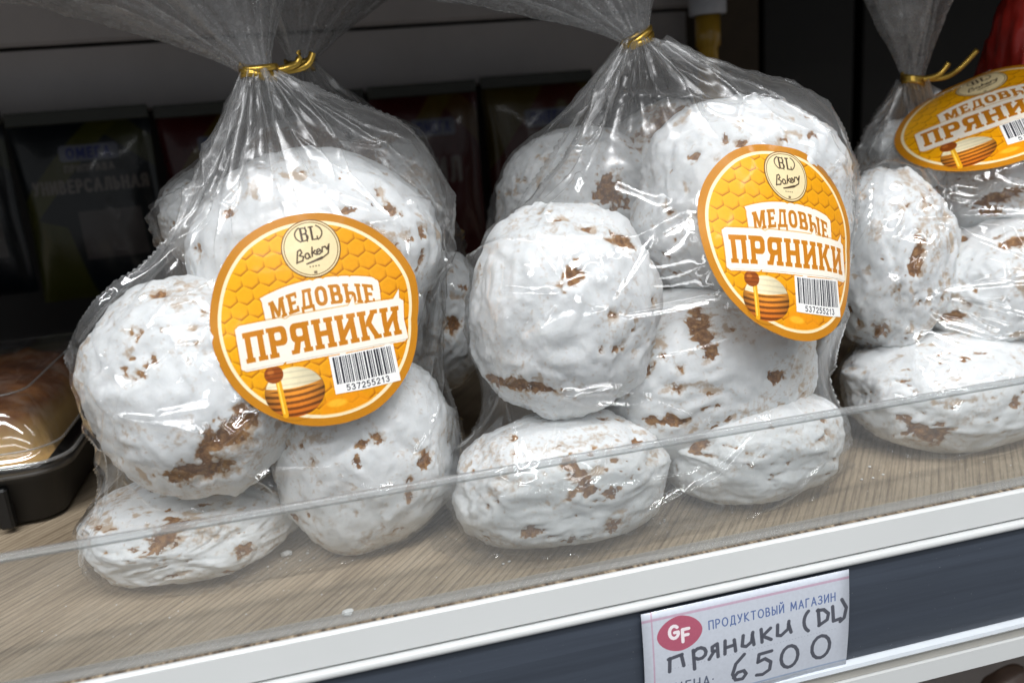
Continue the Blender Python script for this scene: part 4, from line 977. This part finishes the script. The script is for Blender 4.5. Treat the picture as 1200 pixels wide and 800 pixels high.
# ------------------------------------------------------------------ tray with a pie, at the left
M_tray = plain('black_tray_plastic', (.004, .004, .004), rough=.5, var=.1)
M_lid = film_mat('clear_lid', f0=.09, veil=.02, rough=.06, bump=.05, bscale=30)
def pie_mat():
    m_, nt, out = mat_new('baked_crust')
    b = N(nt, 'ShaderNodeBsdfPrincipled', Roughness=.7)
    v = objco(nt); n1 = N(nt, 'ShaderNodeTexNoise', Scale=26., Detail=6., Roughness=.62); L(nt, v, n1.inputs['Vector'])
    n2 = N(nt, 'ShaderNodeTexNoise', Scale=260., Detail=4., Roughness=.6); L(nt, v, n2.inputs['Vector'])
    r = ramp(nt, n1.outputs['Fac'], [(.30, srgb(78, 42, 24)), (.48, srgb(128, 78, 44)), (.66, srgb(180, 124, 72))])
    r2 = ramp(nt, n2.outputs['Fac'], [(.3, (.75, .72, .7, 1)), (.65, (1, 1, 1, 1))])
    mu = N(nt, 'ShaderNodeMix', data_type='RGBA', blend_type='MULTIPLY'); mu.inputs[0].default_value = .8; L(nt, r.outputs[0], mu.inputs[6]); L(nt, r2.outputs[0], mu.inputs[7])
    n4 = N(nt, 'ShaderNodeTexNoise', Scale=48., Detail=7., Roughness=.7); L(nt, v, n4.inputs['Vector']); d4 = ramp(nt, n4.outputs['Fac'], [(.5, (0, 0, 0, 1)), (.78, (.4, .4, .4, 1))])
    tc = nt.nodes.new('ShaderNodeTexCoord'); sx = nt.nodes.new('ShaderNodeSeparateXYZ'); L(nt, tc.outputs['Object'], sx.inputs[0])
    pe = N(nt, 'ShaderNodeMapRange'); L(nt, sx.outputs['Z'], pe.inputs[0]); pe.inputs[1].default_value = .056; pe.inputs[2].default_value = .046; pe.inputs[3].default_value = 0; pe.inputs[4].default_value = .8
    m4 = N(nt, 'ShaderNodeMix', data_type='RGBA'); L(nt, pe.outputs[0], m4.inputs[0]); L(nt, mu.outputs[2], m4.inputs[6]); m4.inputs[7].default_value = srgb(224, 184, 116)
    m5 = N(nt, 'ShaderNodeMix', data_type='RGBA'); L(nt, d4.outputs[0], m5.inputs[0]); L(nt, m4.outputs[2], m5.inputs[6]); m5.inputs[7].default_value = srgb(226, 212, 196)
    L(nt, m5.outputs[2], b.inputs['Base Color'])
    bp = N(nt, 'ShaderNodeBump', Strength=.4, Distance=.001); L(nt, n2.outputs['Fac'], bp.inputs['Height']); L(nt, bp.outputs[0], b.inputs['Normal'])
    L(nt, b.outputs[0], out.inputs[0]); return m_
M_pie = pie_mat()
tx1 = un(103, 590, 2, 0)[0]; ty0 = un(30, 622, 2, 0)[1]
def rrect(x0, x1, y0, y1, r, n=7):
    out = []
    for cx, cy, a0 in ((x1 - r, y0 + r, -90), (x1 - r, y1 - r, 0), (x0 + r, y1 - r, 90), (x0 + r, y0 + r, 180)):
        out += [(cx + r * math.cos(math.radians(a0 + 90 * k / (n - 1))), cy + r * math.sin(math.radians(a0 + 90 * k / (n - 1)))) for k in range(n)]
    return out
def loft(name, rings, mat, parent, cap0=False, cap1=False, ribs=0, smooth=True):
    n = len(rings[0][0]); co = []; fs = []
    for ri, (poly, z) in enumerate(rings):
        for k, p in enumerate(poly): co.append((p[0], p[1], z))
    for j in range(len(rings) - 1):
        for k in range(n): fs.append((j * n + k, j * n + (k + 1) % n, (j + 1) * n + (k + 1) % n, (j + 1) * n + k))
    if cap0: fs.append(tuple(range(n))[::-1])
    if cap1: fs.append(tuple((len(rings) - 1) * n + k for k in range(n)))
    return link(name, mesh_np(name, co, fs), mat, parent, smooth)
TX0, TX1, TY0, TY1 = tx1 - .24, tx1 - .002, ty0, ty0 + .17
tray = empty('pastry_tray', ((TX0 + TX1) / 2, (TY0 + TY1) / 2, 0))
tag(tray, 'black plastic tray with a clear domed lid at the left edge', 'food tray')
def rr(o, rad=.03): return rrect(TX0 - o, TX1 + o, TY0 - o, TY1 + o, rad * .55)
loft('tray_base', [(rr(-.010, .02), .0008), (rr(-.006, .024), .003), (rr(-.001, .03), .026), (rr(.003, .034), .0300), (rr(.003, .034), .0315), (rr(-.003, .03), .0315), (rr(-.006, .028), .006)], M_tray, tray, cap0=True, cap1=True)
bm = bmesh.new()
for k in range(9):
    x = TX1 - .03 - k * .020
    bm_box(bm, (x - .0035, TY0 - .0025, .003), (x + .0035, TY0 + .004, .025), .0012, 1)
link('tray_rib', from_bm(bm, 'tray_rib'), M_tray, tray, smooth=False)
loft('tray_lid', [(rr(.0035, .034), .0300), (rr(.0045, .035), .0325), (rr(.0045, .035), .0360), (rr(.001, .033), .0375), (rr(-.0005, .032), .0425), (rr(-.003, .031), .050), (rr(-.014, .024), .069), (rr(-.019, .02), .072)], M_lid, tray, cap1=True)
tube('lid_rim', [(p[0], p[1], .0366) for p in rr(.0046, .035)], .0009, M_acryl_edge, tray, seg=6, close=True)
tube('lid_ridge', [(p[0], p[1], .0428) for p in rr(.0, .032)], .0006, M_acryl_edge, tray, seg=6, close=True)
tube('lid_ridge', [(p[0], p[1], .0695) for p in rr(-.0142, .024)], .0006, M_acryl_edge, tray, seg=6, close=True)
def pie():
    n = 90; co = []; fs = []
    for j in range(n + 1):
        for i in range(n + 1):
            u, v = i / n * 2 - 1, j / n * 2 - 1
            x = (TX0 + TX1) / 2 + u * (TX1 - TX0 - .016) / 2; y = (TY0 + TY1) / 2 + v * (TY1 - TY0 - .016) / 2
            k = (abs(u) ** 8 + abs(v) ** 8); co.append((x, y, .0335 + .0305 * max(0, 1 - k) ** .4))
    co = np.array(co)
    nz = fbm(co, 22., 5, 3); nz2 = 1 - np.abs(noise(co, 40., 8)) * 2
    co[:, 2] += (.0040 * nz + .0022 * nz2 + .0008 * noise(co, 130., 9)) * sstep(.034, .05, co[:, 2])
    fs = [(j * (n + 1) + i, j * (n + 1) + i + 1, (j + 1) * (n + 1) + i + 1, (j + 1) * (n + 1) + i) for j in range(n) for i in range(n)]
    o = link('pie', mesh_np('pie', co, fs), M_pie); tag(o, 'golden brown baked pie under the clear lid of the black tray', 'pie')
pie()

# ------------------------------------------------------------------ seasoning packets at the back
def packet_image(name, base, stripe, logo, lines, seed, patch=True):
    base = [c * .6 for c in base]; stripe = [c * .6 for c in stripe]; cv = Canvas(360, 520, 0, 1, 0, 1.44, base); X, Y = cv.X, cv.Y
    cv.put(np.maximum(Y - .95 - 1.1 * (X - .1), -(Y - .70 - 1.1 * (X - .1))), stripe, .9); cv.put(np.maximum(-(Y - 1.95 + .9 * X), Y - 2.2 + .9 * X), stripe, .7)
    cv.put(sd_quad(X, Y, [(0, 0), (.42, 0), (.30, .62), (.0, .72)]), stripe, .8)
    cv.put(sd_box(X, Y, .34, 1.14, .76, 1.27, .03), (100, 104, 118)); sans_text(cv, logo, .39, 1.17, .07, (40, 50, 110), .12, .2, .32)
    for (t, x, y, h, w) in lines: sans_text(cv, t, x, y, h, (112, 106, 102), .13, .2, w)
    if patch: cv.put(sd_box(X, Y, .40, .34, .86, .74), (72, 68, 68))
    return cv.image(name)
def packet(px0, px1, py0, py1, Y, mat, label, depth_=.03, tilt=0.):
    a = un(px0, (py0 + py1) / 2, 1, Y); b = un(px1, (py0 + py1) / 2, 1, Y); cx = (a[0] + b[0]) / 2; w = abs(b[0] - a[0])
    zt = un((px0 + px1) / 2, py0, 1, Y)[2]; zb = un((px0 + px1) / 2, py1, 1, Y)[2]
    hgt = zt - zb; n, mrow = 16, 22; front = []; back = []
    for j in range(mrow + 1):
        for i in range(n + 1):
            u, v = i / n, j / mrow; bul = (max(0, math.sin(math.pi * u)) ** .5) * (max(0, math.sin(math.pi * v)) ** .45)
            x = cx + (u - .5) * w * (1 - .04 * math.sin(math.pi * v)); z = zb + hgt * v; wr = .0012 * math.sin(23 * u + 3 * v + px0) * math.sin(9 * v + u * 4)
            front.append((x, Y - bul * depth_ * .5 + wr + tilt * (v - 1) * -.0, z)); back.append((x, Y + .002 + bul * depth_ * .5, z))
    k = n + 1; nf = len(front); fs = []
    for j in range(mrow):
        for i in range(n):
            q_ = j * k + i; fs.append((q_, q_ + 1, q_ + k + 1, q_ + k)); fs.append((nf + q_, nf + q_ + k, nf + q_ + k + 1, nf + q_ + 1))
    for j in range(mrow):
        for i in (0, n):
            q_ = j * k + i; fs.append((q_, q_ + k, nf + q_ + k, nf + q_))
    me = mesh_np('foil_pouch', front + back, fs); ul = me.uv_layers.new(name='UVMap')
    for l in me.loops:
        vi = l.vertex_index % nf; ul.data[l.index].uv = ((vi % k) / n, (vi // k) / mrow)
    root = empty('seasoning_packet', (cx, Y, zb)); tag(root, label, 'packet', 'seasoning packets at the back of the shelf')
    link('pouch', me, mat, root)
    bm = bmesh.new(); bm_box(bm, (cx - w / 2, Y - .0012, zt + .0003), (cx + w / 2, Y + .0032, zt + .010), .0006, 1)
    for s in range(14): bm_box(bm, (cx - w / 2 + .002, Y - .0017, zt + .0012 + s * .00062), (cx + w / 2 - .002, Y - .0012, zt + .0015 + s * .00062))
    link('seal', from_bm(bm, 'seal'), M_seal, root, smooth=False)
M_seal = plain('dark_foil_seal', (.03, .032, .02), rough=.35, var=.2)
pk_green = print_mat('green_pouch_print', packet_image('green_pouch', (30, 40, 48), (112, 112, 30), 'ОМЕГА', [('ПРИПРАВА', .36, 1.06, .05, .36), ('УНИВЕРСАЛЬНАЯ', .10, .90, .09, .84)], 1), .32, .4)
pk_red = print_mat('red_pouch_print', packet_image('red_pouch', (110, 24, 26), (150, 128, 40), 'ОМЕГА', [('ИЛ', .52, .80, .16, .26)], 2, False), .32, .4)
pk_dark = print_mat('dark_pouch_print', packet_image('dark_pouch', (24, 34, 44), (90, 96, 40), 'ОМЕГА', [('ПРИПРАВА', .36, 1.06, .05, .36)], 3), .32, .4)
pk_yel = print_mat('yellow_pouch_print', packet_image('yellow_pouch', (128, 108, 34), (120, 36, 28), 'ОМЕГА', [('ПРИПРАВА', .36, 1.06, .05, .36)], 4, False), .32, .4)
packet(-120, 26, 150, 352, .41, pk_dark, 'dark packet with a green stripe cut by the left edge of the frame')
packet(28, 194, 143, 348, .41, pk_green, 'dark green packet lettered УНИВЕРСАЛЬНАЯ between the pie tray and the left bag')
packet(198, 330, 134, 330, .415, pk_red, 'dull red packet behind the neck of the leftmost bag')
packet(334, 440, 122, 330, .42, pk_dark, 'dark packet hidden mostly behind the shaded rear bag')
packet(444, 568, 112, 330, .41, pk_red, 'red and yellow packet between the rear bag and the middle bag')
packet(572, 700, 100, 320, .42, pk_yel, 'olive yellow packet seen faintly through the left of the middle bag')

# ------------------------------------------------------------------ dark right-hand back: bottle, carton, red bundle
M_amber = plain('amber_bottle', (.55, .33, .04), rough=.12, var=.2, spec=.6)
M_cap = plain('white_cap', (.72, .74, .80), rough=.35, var=.03)
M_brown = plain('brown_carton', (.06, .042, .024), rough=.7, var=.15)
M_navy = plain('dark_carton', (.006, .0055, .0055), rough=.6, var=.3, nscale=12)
M_red = plain('red_wrapper', (.52, .03, .02), rough=.25, var=.3, nscale=40, coat=.4)
def lathe(name, prof, c, mat, parent, seg=28):
    co = []; fs = []
    for (r, z) in prof:
        for k in range(seg): co.append((c[0] + r * math.cos(6.28318 * k / seg), c[1] + r * math.sin(6.28318 * k / seg), c[2] + z))
    for j in range(len(prof) - 1):
        for k in range(seg): fs.append((j * seg + k, j * seg + (k + 1) % seg, (j + 1) * seg + (k + 1) % seg, (j + 1) * seg + k))
    fs.append(tuple((len(prof) - 1) * seg + k for k in range(seg)))
    return link(name, mesh_np(name, co, fs), mat, parent)
bp_ = un(829, 10, 1, .33); zc = bp_[2]
bot = empty('sauce_bottle', (bp_[0], .33, 0)); tag(bot, 'slim amber bottle with a white cap behind the middle bag', 'bottle')
lathe('bottle_glass', [(.02, 0), (.025, .004), (.025, zc * .55), (.018, zc * .68), (.0085, zc - .055), (.0075, zc - .03), (.0095, zc - .028), (.0095, zc - .006)], (bp_[0], .33, .001), M_amber, bot)
lathe('bottle_cap', [(.0135, zc - .006), (.0140, zc - .004), (.0140, zc + .012), (.0125, zc + .0135)], (bp_[0], .33, .001), M_cap, bot)
def carton(px0, px1, py0, Y, dz, mat, label, cat, name):
    a = un(px0, 100, 1, Y); b = un(px1, 100, 1, Y); zt = un((px0 + px1) / 2, py0, 1, Y)[2]
    r = empty(name, ((a[0] + b[0]) / 2, Y, 0)); tag(r, label, cat)
    box('carton_body', (a[0], Y, .001), (b[0], Y + dz, zt), mat, r, .002, 2)
    box('carton_flap', (a[0] + .002, Y + .002, zt + .0005), (b[0] - .002, Y + dz * .5, zt + .0022), mat, r, .0005, 1)
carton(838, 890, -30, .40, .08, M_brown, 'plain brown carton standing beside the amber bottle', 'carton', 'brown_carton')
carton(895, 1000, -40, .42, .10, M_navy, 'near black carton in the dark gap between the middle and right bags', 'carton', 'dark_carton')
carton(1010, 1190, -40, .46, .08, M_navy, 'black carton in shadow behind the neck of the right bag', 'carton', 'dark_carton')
rp = un(1200, 50, 1, .16)
red = empty('red_packet', (rp[0], .16, 0)); tag(red, 'crumpled glossy red packet at the upper right corner', 'packet')
d_, f_ = ICO[5]; dd = d_.astype(np.float64)
rr_ = 1 + .10 * noise(dd, 2.2, 71) + .10 * (1 - np.abs(noise(dd, 4., 72)) * 2.2) + .03 * noise(dd, 12., 73)
cz = .12
link('wrapper', mesh_fast('wrapper', dd * rr_[:, None] * np.array([.034, .032, .115]) + np.array([rp[0] + .012, .16, .135]), f_), M_red, red)

# ------------------------------------------------------------------ crumbs on the shelf, things below
def crumbs():
    bm = bmesh.new(); r = random.Random(5)
    def lump(p, s, fl=.5):
        q_ = bmesh.ops.create_icosphere(bm, subdivisions=2, radius=1)
        for v in q_['verts']:
            n_ = 1 + .35 * (r.random() - .5); v.co = Vector((p[0] + v.co.x * s * n_, p[1] + v.co.y * s * n_ * .8, p[2] + s * fl * .7 + v.co.z * s * fl * n_))
    spots = [(345, 655), (352, 640), (500, 725), (640, 665), (680, 668), (330, 660), (1030, 558), (1066, 575), (880, 470), (100, 772), (770, 610), (590, 660)]
    for (x, y) in spots:
        for k in range(4):
            p = un(x + r.gauss(0, 9), y + r.gauss(0, 5), 2, .0004); 
            if p[1] > .024: lump(p, r.uniform(.0003, .0008))
    for k in range(120):
        x = r.uniform(20, 1190); y = 640 - .17 * (x - 0) + r.uniform(40, 130); p = un(x, y, 2, .0004)
        if p[1] > .022: lump(p, r.uniform(.00015, .0004))
    o = link('crumbs', from_bm(bm, 'crumbs'), M_icing); tag(o, 'tiny white sugar crumbs scattered along the front of the shelf', 'crumbs', kind='stuff')
    for (x, y, s, lb) in ((408, 719, .0024, 'white flake of icing lying alone near the front guard'), (336, 650, .0026, 'white icing flake at the foot of the flat cookie in the left bag')):
        bm = bmesh.new(); p = un(x, y, 2, .0004); lump(p, s, .45); o = link('icing_flake', from_bm(bm, 'icing_flake'), M_icing, smooth=False); tag(o, lb, 'icing flake')
M_icing = plain('icing_crumb', (.80, .81, .81), rough=.6, var=.04)
crumbs()
lp = un(1185, 812, 1, .06)
low = empty('dark_packet', (lp[0], .06, lp[2] - .06)); tag(low, 'brown packet under the shelf at the bottom right corner', 'packet')
d2, f2 = ICO[5]
link('pouch', mesh_fast('pouch', d2.astype(np.float64) * (1 + .08 * noise(d2, 3., 5))[:, None] * np.array([.028, .02, .05]) + np.array([lp[0], .06, lp[2] - .035]), f2), plain('brown_pouch', (.16, .11, .09), rough=.4, var=.3), low)
